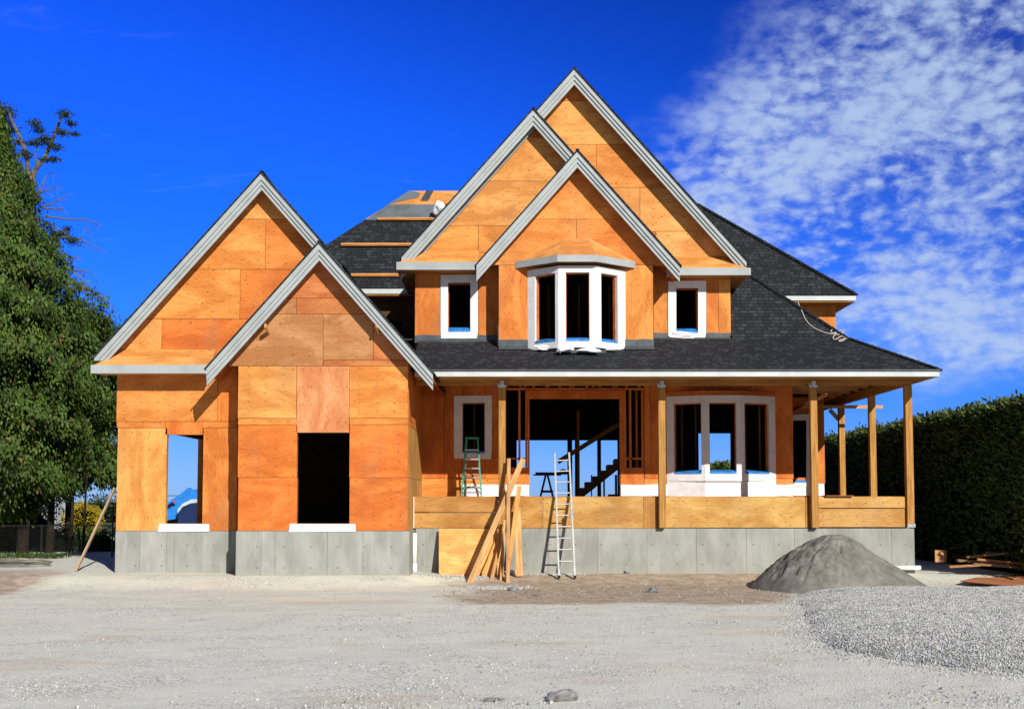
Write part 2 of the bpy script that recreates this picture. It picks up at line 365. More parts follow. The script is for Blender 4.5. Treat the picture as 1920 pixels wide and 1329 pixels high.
# garage rear wall with the opening that shows sky
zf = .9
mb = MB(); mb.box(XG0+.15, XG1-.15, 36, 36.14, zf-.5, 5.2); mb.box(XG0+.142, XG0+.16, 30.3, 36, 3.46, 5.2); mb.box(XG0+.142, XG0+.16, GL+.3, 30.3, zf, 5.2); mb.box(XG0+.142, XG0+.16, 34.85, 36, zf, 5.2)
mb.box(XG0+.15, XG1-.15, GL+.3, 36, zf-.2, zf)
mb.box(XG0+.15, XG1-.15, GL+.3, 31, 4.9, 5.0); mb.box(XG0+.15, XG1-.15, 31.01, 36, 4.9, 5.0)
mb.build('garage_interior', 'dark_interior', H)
# ------------------------------------------------------------------ upper gables
xt, zt_, clt = gable((1077, 130), UR, .45, 750, 1401, None, P(0, 500, UR-.45).z, 38.5)
mb = panels(MB(), UR, [(880, 140, 1300, 190, A2, 'h'), (880, 190, 1300, 271, A4, 'h'), (880, 271, 1118, 352, A1, 'h'), (1118, 271, 1420, 352, A1, 'h'), (960, 352, 1200, 434, Y1, 'h'), (1200, 352, 1420, 434, Y1, 'h'),
    (1100, 434, 1230, 490, A3, 'h'), (1230, 434, 1420, 490, Y1, 'h'), (780, 352, 960, 490, A1, 'h'), (960, 434, 1100, 490, A1, 'h')], clt)
mb.build('gable_wall', 'ply', H)
at, ct, _ = pent(UR, 1250, 1408, 502, 516, 481, ins=(0, .6))
mb = panels(MB(), UR, [(1225, 490, 1253, 634, A1, 'v'), (1253, 490, 1324, 540, A2, 'h'), (1253, 540, 1268, 634, A1, 'v'), (1309, 540, 1324, 634, A1, 'v'), (1268, 625, 1309, 634, A1, 'h'), (1324, 490, 1347, 634, A2, 'v'), (1347, 490, 1370, 634, A1, 'v')])
mb.build('upper_wall', 'ply', H)
xm, zm, clm = gable((1000, 206), UM, .45, 752, P(1083, 600, UM-.45).x, P(0, 494, UM-.45).z, None, 36, True)
mb = panels(MB(), UM, [(900, 210, 1100, 258, A2, 'h'), (800, 258, 1100, 340, A4, 'h'), (780, 340, 1100, 423, A4, 'h'), (770, 423, 897, 474, A1, 'h'), (897, 423, 1100, 474, A1, 'h'), (745, 474, 1100, 490, A1, 'h')], clm)
mb.build('gable_wall', 'ply', H)
am, cm_, _ = pent(UM, 743, 898, 491, 506, 470, ins=(.6, 0))
mb = panels(MB(), UM, [(778, 490, 826, 638, A2, 'v'), (826, 490, 897, 530, A3, 'h'), (826, 530, 840, 638, A2, 'v'), (882, 530, 897, 638, A2, 'v'), (840, 623, 882, 638, A2, 'h'), (897, 490, 940, 638, A2, 'v')])
mb.build('upper_wall', 'ply', H)
xc, zc, clc = gable((1083, 284), UB, .45, 893, 1276, None, None, 33.0)
Xb0 = P(935, 570, UB).x; Xb1 = P(1225, 570, UB).x
lim = [(1, 0, P(1262, 500, UB).x), (-1, 0, -P(906, 500, UB).x)]
mb = panels(MB(), UB, [(880, 290, 1300, 327, A3, 'h'), (880, 327, 1300, 411, A1, 'h'), (880, 411, 1081, 497, A1, 'h'), (1081, 411, 1300, 497, A2, 'h')], clc+lim)
mb.build('gable_wall', 'ply', H)
mb = panels(MB(), UB, [(935, 497, 990, 655, A2, 'v'), (1172, 497, 1225, 655, A1, 'v'), (990, 497, 1172, 512, A2, 'h')])
mb.build('upper_wall', 'ply', H)
# side walls of the projecting upper bays + soffits of their eaves
X778 = P(778, 570, UM).x; X1370 = P(1370, 570, UR).x
for q_ in ((Xb0, Xb0+.14, UB+.143, UM-.003, 5.3, 7.3, A3, 'v'), (Xb1-.14, Xb1, UB+.143, UR-.003, 5.3, 7.3, A1, 'v'), (X778, X778+.14, UM+.143, 33.3, 5.2, 7.5, A3, 'v'), (X1370-.14, X1370, UR+.143, 34.5, 5.2, 7.5, A3, 'v')): MB().box(*q_).build('side_wall', 'ply', H)
for q_ in ((am.x, X778-.003, UM-.56, 33.2, cm_.z+.002, cm_.z+.03, K3), (X1370+.003, ct.x, UR-.56, 34.2, ct.z+.002, ct.z+.03, K3)): MB().box(*q_).build('eave_soffit', 'ply', H)
for q_ in ((am.x-.001, am.x+.03, UM-.6+.037, 33.2, cm_.z, am.z), (ct.x-.03, ct.x+.001, UR-.6+.037, 34.2, ct.z, at.z)): MB().box(*q_).build('side_fascia', 'trim_paint', H)
# ------------------------------------------------------------------ main upper roof
zE = 7.41
def hipcaps(mb, p0, p1, w=.17):
    p0 = Vector(p0); p1 = Vector(p1); L = (p1-p0).length; d = (p1-p0)/L; k = 0.
    while k < L-.1:
        mb.beam(p0+d*k+Vector((0, 0, -.012)), p0+d*(k+.2)+Vector((0, 0, .012)), w, .05); k += .19
pr = P(1308, 384, 36.7); pe = P(1606, 553, 32.9); zer = pe.z
mb = MB()
roof_face(mb, [(1.5, 32.9, zer), pe, pr, (1.5, 36.7, pr.z)])
roof_face(mb, [pe, (pe.x, 40.5, zer), pr], (0, 1, 0))
roof_face(mb, [(pe.x, 40.5, zer), (1.5, 40.5, zer), (1.5, 36.7, pr.z), pr])
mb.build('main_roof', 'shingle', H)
mb = MB(); hipcaps(mb, pe+Vector((0, 0, .02)), pr+Vector((0, 0, .02))); hipcaps(mb, pr, (3, 36.7, pr.z)); mb.build('hip_cap', 'shingle', H)
pl = P(768, 358, 36.7); el_y = 32.4; ze = P(0, 546, el_y).z
pel = P(476, 546, el_y)
sl = (pl.z-ze)/(36.7-el_y)
mb = MB()
def fr(x, k): return (x, el_y+(36.7-el_y)*k, ze+(pl.z-ze)*k)   # point on the front slope
def hipx(k): return pel.x+(pl.x-pel.x)*k
kS = .69
mb.v; roof_face(mb, [fr(1.4, 0), fr(hipx(0), 0), fr(hipx(kS), kS), fr(1.4, kS)])
roof_face(mb, [pel, (pel.x, 40.5, ze), pl], (0, 1, 0)); roof_face(mb, [(pel.x, 40.5, ze), (1.4, 40.5, ze), (1.4, 36.7, pl.z), pl])
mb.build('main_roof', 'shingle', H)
MB().prism([Vector(fr(1.4, kS)), Vector(fr(hipx(kS), kS)), Vector(fr(hipx(1), 1)), Vector(fr(1.4, 1))], (0, 0, -.03), A4, 'h').build('roof_sheathing', 'ply', H)
up = Vector((0, -.62, .78))*.012
def onroof(pts, m_, name, lift=1.):
    mb = MB(); mb.prism([Vector(fr(x, k))+up*lift for x, k in pts], up*.8); return mb.build(name, m_, H)
xk = lambda px, k: P(px, 400, el_y+(36.7-el_y)*k).x
onroof([(hipx(kS)+.01, kS-.01), (1.3, kS-.01), (1.3, .845), (hipx(.845)+.01, .845)], 'underlay', 'roof_underlay', .5)
onroof([(hipx(.85), .85), (hipx(.85)+.9, .925), (hipx(1)+.35, .97), (hipx(1), 1)], 'underlay', 'underlay_flap', .6)
onroof([(xk(789, .9), .885), (xk(803, .9), .885), (xk(813, 1), .995), (xk(799, 1), .995)], 'grey_membrane', 'underlay_strip', 1.3)
onroof([(xk(835, .85), .80), (xk(850, .85), .80), (xk(850, .85), .845), (xk(835, .85), .845)], 'grey_membrane', 'underlay_strip', 1.8)
# crumpled white bag on the roof
def blob(name, cen, size, mat, seed, parent=None, sub=3, amp=.25, squash=None):
    bm = bmesh.new(); bmesh.ops.create_icosphere(bm, subdivisions=sub, radius=1)
    r = random.Random(seed); ph = [(Vector((r.uniform(-1, 1), r.uniform(-1, 1), r.uniform(-1, 1))).normalized(), r.uniform(2, 6), r.uniform(0, 6)) for _ in range(9)]
    for v in bm.verts:
        k = 1+sum(math.sin(v.co.dot(a)*f_+p_) for a, f_, p_ in ph)*amp/3
        v.co = Vector((v.co.x*size[0]*k, v.co.y*size[1]*k, v.co.z*size[2]*k))+Vector(cen)
    me = bpy.data.meshes.new(name); bm.to_mesh(me); bm.free(); me.materials.append(M[mat]); o = bpy.data.objects.new(name, me); C.objects.link(o)
    if parent: o.parent = parent; o.matrix_parent_inverse = parent.matrix_world.inverted()
    return o
q = P(824, 391, 35.25); tag(blob('white_sack', (q.x, q.y-.12, q.z), (.17, .14, .2), 'house_wrap', 5), 'crumpled white sack lying on the grey underlay of the unfinished roof', 'sack')
# roof jacks: toe boards on the left roof slope
for (x0, x1, py, k) in ((708, 838, 403, kS-.02), (640, 775, 458.5, None), (659, 775, 517, None)):
    kk = k
    if kk is None:
        kk = min((abs(P(0, py, 34).z*0+ (CZ+(940-py)/F*(el_y+(36.7-el_y)*q_)) - (ze+(pl.z-ze)*q_)), q_) for q_ in [i/400 for i in range(401)])[1]
    yk = el_y+(36.7-el_y)*kk; a = P(x0, py, yk); b_ = P(x1, py, yk); z = ze+(pl.z-ze)*kk
    o = MB().beam((a.x, yk-.06, z+.06), (b_.x, yk-.06, z+.06), .05, .1, Y1, side=(0, -.62, .78)).build('toe_board', 'lumber')
    tag(o, {403: 'long pale toe board along the lower edge of the grey roof underlay', 458.5: 'middle of three pale toe boards on the left shingle slope', 517: 'lowest pale toe board just above the left eave fascia'}[py], 'board', 'toe boards on the left roof slope')
# left eave fascia + recessed wall, its shade put into dark plywood colours
e0 = P(600, 542, el_y); e1 = P(762, 551, el_y)
MB().box(-6.9, e1.x+.05, el_y-.02, el_y+.015, P(0, 551, el_y).z, P(0, 542, el_y).z).build('eave_fascia', 'white_fascia', H)
mb = MB(); mb.box(-6.9, X778-.003, el_y+.02, 33, ze-.12, ze-.09, K3); mb.build('eave_soffit', 'ply', H)
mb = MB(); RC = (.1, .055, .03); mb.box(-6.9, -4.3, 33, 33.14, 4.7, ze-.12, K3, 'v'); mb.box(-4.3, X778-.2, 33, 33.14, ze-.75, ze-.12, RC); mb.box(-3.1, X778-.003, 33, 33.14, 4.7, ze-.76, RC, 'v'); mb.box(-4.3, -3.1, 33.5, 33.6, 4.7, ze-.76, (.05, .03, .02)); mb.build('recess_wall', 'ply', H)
# right eave
MB().box(5.5, pe.x-.02, 32.9-.015, 32.9+.02, P(0, 563.5, 32.9).z, P(0, 555, 32.9).z).build('eave_fascia', 'white_fascia', H)
XDR = P(1567, 600, DW).x
mb = MB(); mb.box(5.8, pe.x-.05, 32.93, DW-.003, zer-.2, zer-.17, K3); mb.box(XDR+.003, pe.x-.05, DW, 40, zer-.2, zer-.17, K3); mb.build('eave_soffit', 'ply', H)
mb = MB(); mb.box(5.8, 8.3, DW, DW+.14, 4.6, zer-.2, A2, 'v'); mb.box(8.31, XDR, DW, DW+.14, 4.6, zer-.2, A2, 'v'); mb.box(XDR-.14, XDR, DW+.143, 40, 4.6, zer-.2, A2); mb.build('upper_wall', 'ply', H)
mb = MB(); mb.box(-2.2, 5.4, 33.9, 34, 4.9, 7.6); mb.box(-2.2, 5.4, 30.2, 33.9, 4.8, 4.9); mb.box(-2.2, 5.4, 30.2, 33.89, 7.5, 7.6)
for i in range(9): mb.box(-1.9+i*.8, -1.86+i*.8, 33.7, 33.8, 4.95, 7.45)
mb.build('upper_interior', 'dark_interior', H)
mb = MB(); SC = (.24, .12, .05)
for x_ in [-1.9+.41*i for i in range(18)]:
    if abs(x_-1.6) < 2.6: mb.box(x_, x_+.04, UB+2.4, UB+2.49, 4.95, 7.45, SC, 'v')
mb.build('interior_studs', 'lumber', H)
# ------------------------------------------------------------------ porch roof
z_e = P(0, 694, EV).z; xR = P(1763, 694, EV).x; kn_y = 29.8; z_k = P(0, 635, kn_y).z; x_k = P(1590, 635, kn_y).x
top = (P(1408, 518, 31.76)); sk = (top.z-z_k)/(31.76-kn_y); ty = 32.1; tz = z_k+sk*(ty-kn_y); tx = x_k+(top.x-x_k)/(31.76-kn_y)*(ty-kn_y)
xL = XG1+.005
SLP = (z_k-z_e)/(kn_y-EV)
mb = MB()
roof_face(mb, [(xL, EV, z_e), (xR, EV, z_e), (x_k, kn_y, z_k), (xL, kn_y, z_k)])
roof_face(mb, [(X1370+.002, kn_y, z_k), (x_k, kn_y, z_k), (tx, ty, tz), (X1370+.002, ty, tz)])
roof_face(mb, [(xR, EV, z_e), (xR, 38, z_e), (x_k, 38, z_k), (x_k, kn_y, z_k)], (0, 1, 0))
roof_face(mb, [(x_k, kn_y, z_k), (x_k, 33.4, z_k), (tx, 33.4, tz), (tx, ty, tz)], (0, 1, 0))
roof_face(mb, [(xL, kn_y+.01, z_k), (X778, kn_y+.01, z_k), (X778, 32.9, z_k+.5), (xL-1.5, 32.9, z_k+.5), (xL-1.5, kn_y+.01, z_k)])
mb.build('porch_roof', 'shingle', H)
mb = MB(); hipcaps(mb, (xR, EV, z_e+.01), (x_k, kn_y, z_k+.01), .15); hipcaps(mb, (x_k, kn_y, z_k+.01), (tx, ty, tz+.01), .15); mb.build('hip_cap', 'shingle', H)
zfb = P(0, 706, EV).z; zft = P(0, 696.5, EV).z
mb = MB(); mb.box(xL+.1, xR-.03, EV-.02, EV+.015, zfb, zft); mb.box(xR-.065, xR-.03, EV+.017, 38, zfb, zft); mb.build('eave_fascia', 'white_fascia', H, bevel=.003)
mb = MB(); mb.box(xL+.1, xR-.02, EV-.05, EV-.022, zft+.01, zft+.045); mb.build('starter_course', 'grey_membrane', H)
zbb = P(0, 722, PF).z; zbt = P(0, 704, PF).z
XPC = P(1703, 850, PF+.08).x
mb = MB(); mb.beam((xL+.05, PF+.08, (zbb+zbt)/2), (XPC+.08, PF+.08, (zbb+zbt)/2), .14, zbt-zbb, K3); mb.build('porch_beam', 'lumber', H)
mb = MB(); mb.beam((XPC, PF+.155, (zbb+zbt)/2), (XPC, 37.8, (zbb+zbt)/2), .14, zbt-zbb, K3); mb.build('porch_beam', 'lumber', H)
mb = MB(); mb.box(xL+.1, xR-.07, EV+.02, PF-.0, zfb+.02, zfb+.04, K1); mb.box(XPC+.075, xR-.07, PF, 37.8, zfb+.02, zfb+.04, K1)
for i in range(22): mb.box(xL+.3+i*.6, xL+.34+i*.6, PF+.16, PW-.003, zbt-.02, zbt+.11, LW) if xL+.3+i*.6 < XPC-.2 else None
mb.box(xL+.003, XPC-.075, PF+.155, PW-.003, zbt+.115, zbt+.13, K3); mb.box(7.45, XPC-.075, PW, 37.8, zbt+.115, zbt+.13, K3)
for i in range(8): mb.box(7.45, XPC-.075, PW+.3+i*.8, PW+.34+i*.8, zbt-.02, zbt+.11, LW)
mb.build('porch_ceiling', 'ply', H)
# porch posts
def post(x, y, zb, zt2, w=.165, base=False, br=True):
    o = MB().beam((x, y, zb), (x, y, zt2), w, w, jit(PO, .06), side=(1, 0, 0)).build('porch_post', 'lumber', H, bevel=.006)
    mb = MB()
    if br:
        mb.box(x-w/2-.012, x+w/2+.012, y-w/2-.012, y-w/2-.004, zt2-.07, zt2-.005); mb.box(x-.05, x+.05, y-w/2-.02, y-w/2-.012, zt2-.05, zt2+.09); mb.box(x-w/2-.03, x-w/2-.004, y-w/2-.01, y-w/2+.1, zt2-.04, zt2+.03)
        for dx in (-.06, 0, .06): mb.box(x+dx-.01, x+dx+.01, y-w/2-.03, y-w/2-.013, zt2-.04, zt2-.02)
        k = mb.build('metal_bracket', 'galvanised', o)
    if base: MB().box(x-w/2-.01, x+w/2+.01, y-w/2-.012, y-w/2-.003, zb, zb+.085).build('post_base', 'galvanised', o)
zpb = P(0, 989, PF).z
for px in (941.5, 1240, 1524): post(P(px, 850, PF-.02).x, PF-.105, zpb, zbb-.003)
post(XPC, PF+.05, zpb+.01, zbb-.003, .17, True, False)
post(XPC, 31.2, DECK, zbb-.003, .165, False, False); post(XPC, 34.1, DECK, zbb-.003, .165, False, False)
# temporary ledger boards in the porch corner
a = P(1488, 768, 32.5); b_ = P(1550, 739, 28.6); o = MB().beam(a, b_, .04, .09, LW).build('ceiling_brace', 'lumber', H)
a = P(1500, 762, 33.2); b_ = P(1655, 763, 33.2); o = MB().beam(a, b_, .04, .09, LW, side=(0, 1, 0)).build('ceiling_brace', 'lumber', H)
a = P(1556, 768, 34.2); b_ = P(1572, 786, 34.2); o = MB().beam(a, b_, .04, .12, (.55, .5, .45)).build('ceiling_brace', 'lumber', H)
# ------------------------------------------------------------------ porch skirt, deck, foundations
SK = PF-.02
mb = panels(MB(), SK, [(775, 931, 934, 960, K3, 'h'), (775, 961, 934, 990, K1, 'h'), (949, 931, 1018, 990, K1, 'h'), (1018, 931, 1207, 990, K2, 'h'), (1207, 931, 1233, 990, K3, 'v'), (1248, 931, 1510, 989, K2, 'h'), (1510, 931, 1517, 989, K3, 'v'), (1533, 931, 1697, 952, K2, 'h'), (1533, 953, 1697, 988, K2, 'h'),
    (934, 931, 949, 990, K1, 'h'), (1233, 931, 1248, 990, K1, 'h'), (1517, 931, 1533, 989, K1, 'h')], th=.1)
mb.build('deck_skirt', 'ply', H)
XF1 = P(1715, 1030, PF).x
mb = MB(); mb.box(xL, XF1-.1, PF+.085, PW+.3, DECK-.06, DECK, K3); mb.box(7.3, XF1-.1, PW+.303, 37.9, DECK-.06, DECK, K3); mb.build('porch_deck', 'ply', H)
mb = MB(); mb.box(P(1532, 0, PF).x, P(1582, 0, PF).x, PF-.1, PF+.3, DECK+.003, DECK+.025, (.3, .1, .05)); mb.build('deck_offcut', 'ply', H)
MB().box(xL+.003, xL+.02, SK-.02, SK-.002, P(0, 990, SK).z, P(0, 931, SK).z).build('corner_strip', 'white_plastic', H)
CO = [(.282, .292, .275), (.298, .308, .29), (.275, .285, .268), (.335, .34, .33)]
def found(Y, segs, py, y1):
    mb = MB(); zt3 = P(0, py, Y).z-.004
    for x0, x1, ci in segs: mb.box(P(x0, 1030, Y).x+.003, P(x1, 1030, Y).x-.003, Y+.0, y1, -.9, zt3, jit(CO[ci], .03))
    mb.box(P(segs[0][0], 1030, Y).x+.01, P(segs[-1][1], 1030, Y).x-.01, Y+.012, y1-.01, -.8, zt3-.01, CO[0])
    return mb.build('foundation', 'concrete', H)
found(GL-.02, [(216, 262, 0), (262, 312, 3), (312, 326, 1), (326, 446, 0)], 995, GL+.3)
found(G-.03, [(442, 490, 0), (490, 515, 3), (515, 614, 0), (614, 768, 1)], 995, GL-.03)
found(PF-.03, [(779, 799, 1), (799, 1018, 0), (1018, 1028, 0), (1028, 1120, 1), (1120, 1213, 1), (1213, 1306, 1), (1306, 1400, 1), (1400, 1490, 1), (1490, 1672, 1), (1672, 1715, 0)], 990, PF+.3)
xq = P(768, 1030, G).x
for q_ in ((xq-.3, xq, GL-.02, PF-.035, -.9, P(0, 995, G).z, CO[1]), (XF1-.3, XF1-.004, PF+.305, 37.9, -.9, DECK-.1, CO[0])): MB().box(*q_).build('foundation', 'concrete', H)
# white window-sill wraps on the garage, with folded creases
for (x0, x1, Y) in ((296, 392, GL), (541, 667, G)):
    a = P(x0, 981.5, Y-.05); b_ = P(x1, 997, Y-.05); mb = MB()
    mb.prism([(a.x+.03, Y-.05, a.z), (b_.x-.01, Y-.05, a.z-.005), (b_.x, Y-.05, b_.z+.012), (a.x, Y-.05, b_.z)], (0, .045, 0)); mb.build('sill_wrap', 'house_wrap', H)
# ------------------------------------------------------------------ lower porch wall
yb = 932
L_ = lambda rects: panels(MB(), PW, rects).build('porch_wall', 'ply', H)
L_([(787, 715, 833, 897, A3, 'v'), (833, 715, 867, 897, A3, 'v'), (867, 715, 910, 755, A3, 'v'), (867, 848, 910, 897, A3, 'v'), (910, 715, 944, 897, A3, 'v'), (787, 897, 944, yb, A1, 'h'), (944, 876, 992, yb, A3, 'v')])
L_([(1164, 876, 1208, yb, A3, 'v'), (1208, 715, 1220, 897, A3, 'v'), (1220, 715, 1250, 897, A3, 'v'), (1208, 897, 1250, yb, A1, 'h'), (1250, 715, 1300, 741, A3, 'v'), (1300, 715, 1388, 741, A3, 'v'), (1388, 715, 1452, 741, A3, 'v'), (1452, 715, 1487, 897, A3, 'v'), (1452, 897, 1487, yb, A1, 'h')])
def strip(px0, py0, px1, py1, Y, name, mat, th=.012, parent=None):
    a = P(px0, py0, Y); b_ = P(px1, py1, Y); n = max(2, int((b_.x-a.x)/.22)); mb = MB()
    tops = [(a.x+(b_.x-a.x)*i/n, a.z+random.uniform(-.012, .012)) for i in range(n+1)]; bots = [(x, b_.z+random.uniform(-.01, .01)) for x, _ in tops]
    mb.prism([(x, Y, z) for x, z in bots]+[(x, Y, z) for x, z in tops[::-1]], (0, th, 0)); return mb.build(name, mat, parent or H)
for x0, x1 in ((868, 944), (944, 992), (1164, 1208), (1208, 1252), (1450, 1487)): strip(x0, 908, x1, 930, PW-.02, 'base_membrane', 'house_wrap', .015)
# entrance framing
fr_mb = MB()
def stud(px0, px1, py0, py1, Y=PW+.03, col=A3, dy=.1): fr_mb.box(P(px0, 830, Y).x, P(px1, 830, Y).x, Y, Y+dy, P(0, py1, Y).z, P(0, py0, Y).z, jit(col), 'v')
stud(985, 989, 735, 876); stud(989.5, 993, 748, 932); stud(1162, 1170, 748, 932); stud(1170.5, 1174, 730, 876)
stud(972, 976, 731, 876); stud(1180, 1184, 731, 876); stud(1203, 1207, 731, 876); stud(945, 949, 731, 876)
stud(949, 985, 858, 861); stud(1174, 1203, 858, 861); stud(985, 1172, 731.5, 747.5, PW+.02); stud(945, 985, 727, 731); stud(985, 1208, 727, 731); stud(1192, 1196, 732, 876, PW+.35)
for i in range(11): stud(948+i*25, 953+i*25, 716, 726.5, PW+.08)
fr_mb.build('entrance_framing', 'ply', H)
# window wraps ----------------------------------------------------
def winwrap(o_, i_, Y, sill=True, name='window_wrap', blue=6, uneven=True):
    x0, y0, x1, y1 = o_; a0, b0, a1, b1 = i_; mb = MB(); th = .034
    def q(p0, p1, p2, p3): mb.prism([tuple(P(*p, Y-th)) for p in (p0, p1, p2, p3)], (0, th-.002, 0))
    j = lambda: random.uniform(-1.2, 1.2) if uneven else 0
    q((x0, y0+1), (x1, y0+j()), (x1, b0), (x0, b0)); q((x0+j()*.3, b0), (a0, b0), (a0, b1), (x0, b1)); q((a1, b0), (x1, b0), (x1+j()*.3, b1), (a1, b1)); q((x0, b1), (x1, b1), (x1-2, y1+j()), (x0+1, y1+j()))
    o = mb.build(name, 'house_wrap', H)
    A_ = P(a0, b1, Y-.005); B_ = P(a1, b1, Y-.005); ztop = P(0, b1-blue, Y).z
    if sill:
        mb = MB(); mb.prism([(A_.x+.005, Y-.04, A_.z-.02), (A_.x+.005, Y-.04, A_.z+.02), (A_.x+.005, Y+.1, ztop), (A_.x+.005, Y+.14, A_.z-.02)], (B_.x-A_.x-.01, 0, 0)); mb.build('sill_flashing', 'blue_flashing', o)
    return o
def jamb(px0, py0, px1, py1, Y, d=.1, t=.015):
    a = P(px0, py0, Y); b_ = P(px1, py1, Y); mb = MB()
    mb.box(a.x, a.x+t, Y+.145, Y+.145+d, b_.z, a.z, A2, 'v'); mb.box(b_.x-t, b_.x, Y+.145, Y+.145+d, b_.z, a.z, A2, 'v'); mb.box(a.x+t, b_.x-t, Y+.145, Y+.145+d, a.z-t, a.z, A2); mb.build('window_buck', 'ply', H)
winwrap((851, 741, 922, 860), (867, 755, 909, 848), PW, blue=5)
winwrap((826, 515, 896, 634), (840, 530, 882, 621), UM, blue=8); winwrap((1253, 526, 1324, 634), (1268, 540, 1309, 623), UR, blue=8)
jamb(867, 755, 909, 848, PW); jamb(840, 530, 882, 621, UM); jamb(1268, 540, 1309, 628, UR)
# bays
def bay(Y0, Y1, pxs, ptop, pwt, pwb, pbot, opens, wrapmat='house_wrap', wallbelow=None, name='bay_window'):
    """pxs: four corner columns (px at depths Y0,Y1,Y1,Y0); wrap frame built of faceted strips"""
    c = [P(pxs[0], 600, Y0), P(pxs[1], 600, Y1), P(pxs[2], 600, Y1), P(pxs[3], 600, Y0)]
    for k_ in range(4): c[k_].z = 0
    zT, zWt, zWb, zB = [P(0, p_, (Y0+Y1)/2).z for p_ in (ptop, pwt, pwb, pbot)]
    wr = MB(); bl = MB(); jb = MB()
    for k_ in range(3):
        A_, B_ = c[k_], c[k_+1]; d = B_-A_; L = d.length; d = d/L; nrm = Vector((-d.y, d.x, 0)); nrm = nrm if nrm.y > 0 else -nrm
        f0, f1 = opens[k_]
        def seg(s0, s1, z0, z1, th=.07, mb=wr, o=0.):
            a = A_+d*s0*L+nrm*o; b_ = A_+d*s1*L+nrm*o
            mb.prism([(a.x, a.y, z0), (b_.x, b_.y, z0), (b_.x, b_.y, z1), (a.x, a.y, z1)], nrm*th, A3)
        seg(0, 1, zWt, zT); seg(0, 1, zB+random.uniform(0, .03), zWb); seg(0, f0, zWb+.001, zWt-.001); seg(f1, 1, zWb+.001, zWt-.001)
        a = A_+d*(f0*L+.004); b_ = A_+d*(f1*L-.004)
        bl.prism([(a.x, a.y-.012, zWb-.03), (a.x, a.y-.012, zWb+.015), tuple(Vector((a.x, a.y, zWb+.07))+nrm*.13), tuple(Vector((a.x, a.y, zWb-.03))+nrm*.13)], b_-a)
        seg(f0, f0+.02, zWb, zWt, .08, jb, .073); seg(f1-.02, f1, zWb, zWt, .08, jb, .073); seg(f0+.021, f1-.021, zWt-.025, zWt, .08, jb, .073)
    o = wr.build(name, wrapmat, H); bl.build('sill_flashing', 'blue_flashing', o); jb.build('window_buck', 'ply', o)
    return o, c, (zT, zWt, zWb, zB)
# lower bay
o, c, zz = bay(PW-.005, PW-.42, (1248, 1320, 1386, 1451), 742, 756, 886, 902, ((.19, .9), (.12, .88), (.12, .82)))
mb = MB()
pts = [(c[0].x, PW-.003), (c[1].x, c[1].y+.05), (c[2].x, c[2].y+.05), (c[3].x, PW-.003)]
mb.prism([(x, y, zz[0]+.004) for x, y in pts], (0, 0, .12), A3); mb.build('bay_head', 'ply', H)
mb = MB(); mb.prism([(x, y, DECK) for x, y in pts], (0, 0, zz[3]-DECK-.004)); mb.build('base_membrane', 'house_wrap', H)
# upper bay
o, c, zz = bay(UB-.005, UB-.6, (989, 1047, 1120, 1173), 503, 515, 640, 656, ((.24, .9), (.19, .8), (.14, .72)))
mb = MB(); mb.prism([(c[0].x, UB-.003, zz[3]-.1), (c[1].x+.03, c[1].y+.08, zz[3]-.1), (c[2].x-.03, c[2].y+.08, zz[3]-.1), (c[3].x, UB-.003, zz[3]-.1)], (0, 0, .12)); mb.build('base_flashing', 'grey_membrane', H)
fa = [P(967, 492, UB-.02), P(1045, 478, UB-.82), P(1119, 479, UB-.82), P(1191, 491, UB-.02)]; zft2 = fa[1].z; hgt = .165
mb = MB()
for k_ in range(3):
    a, b_ = fa[k_].copy(), fa[k_+1].copy(); a.z = b_.z = zft2; d = (b_-a).normalized(); nrm = Vector((-d.y, d.x, 0)); nrm = nrm if nrm.y > 0 else -nrm
    mb.prism([a, b_, b_-Vector((0, 0, hgt)), a-Vector((0, 0, hgt))], nrm*.03)
mb.build('bay_fascia', 'trim_paint', H)
mb = MB(); mb.prism([(fa[0].x+.04, UB-.003, zft2-hgt+.02), (fa[1].x+.02, fa[1].y+.04, zft2-hgt+.02), (fa[2].x-.02, fa[2].y+.04, zft2-hgt+.02), (fa[3].x-.04, UB-.003, zft2-hgt+.02)], (0, 0, .03), K3); mb.build('bay_soffit', 'ply', H)
t0 = P(1056, 447, UB-.003); t1 = P(1104, 447, UB-.003)
e = [Vector((f_.x, f_.y, zft2+.002)) for f_ in fa]; e[0].y = e[3].y = UB-.003
for tri in ([e[0], e[1], t0], [e[1], e[2], t1, t0], [e[2], e[3], t1]):
    n_ = (tri[1]-tri[0]).cross(tri[2]-tri[0]).normalized(); n_ = n_ if n_.z > 0 else -n_
    MB().prism(tri, -n_*.015, jit(Y1, .12), 'h').build('bay_roof', 'ply', H)
# membrane flashing where upper walls meet the porch roof
def flash(px0, px1, Y, py0, py1):
    strip(px0, py0, px1, py1, Y-.02, 'step_flashing', 'grey_membrane', .018)
    a = P(px0, py1-3, Y-.03); b_ = P(px1, py1-3, Y-.03); MB().prism([(a.x, Y-.02, a.z+.03), (a.x, Y-.16, a.z-.04), (a.x, Y-.16, a.z-.06), (a.x, Y-.02, a.z+.01)], (b_.x-a.x, 0, 0)).build('step_flashing', 'grey_membrane', H)
flash(778, 935, UM, 628, 642); flash(935, 990, UB, 636, 654); flash(1172, 1226, UB, 636, 654); flash(1226, 1371, UR, 624, 637)
mb = MB(); mb.box(Xb0-.018, Xb0-.003, UB, UM-.02, P(0, 640, UB).z-.1, P(0, 616, UM).z); mb.build('step_flashing', 'grey_membrane', H)
for px, Y, py in ((779, UM, 641), (936, UB, 652), (1050, UB-.62, 660)):
    a = P(px, py, Y-.05); tag(blob('clip', a, (.02, .015, .035), 'galvanised', px, H, 1), None)
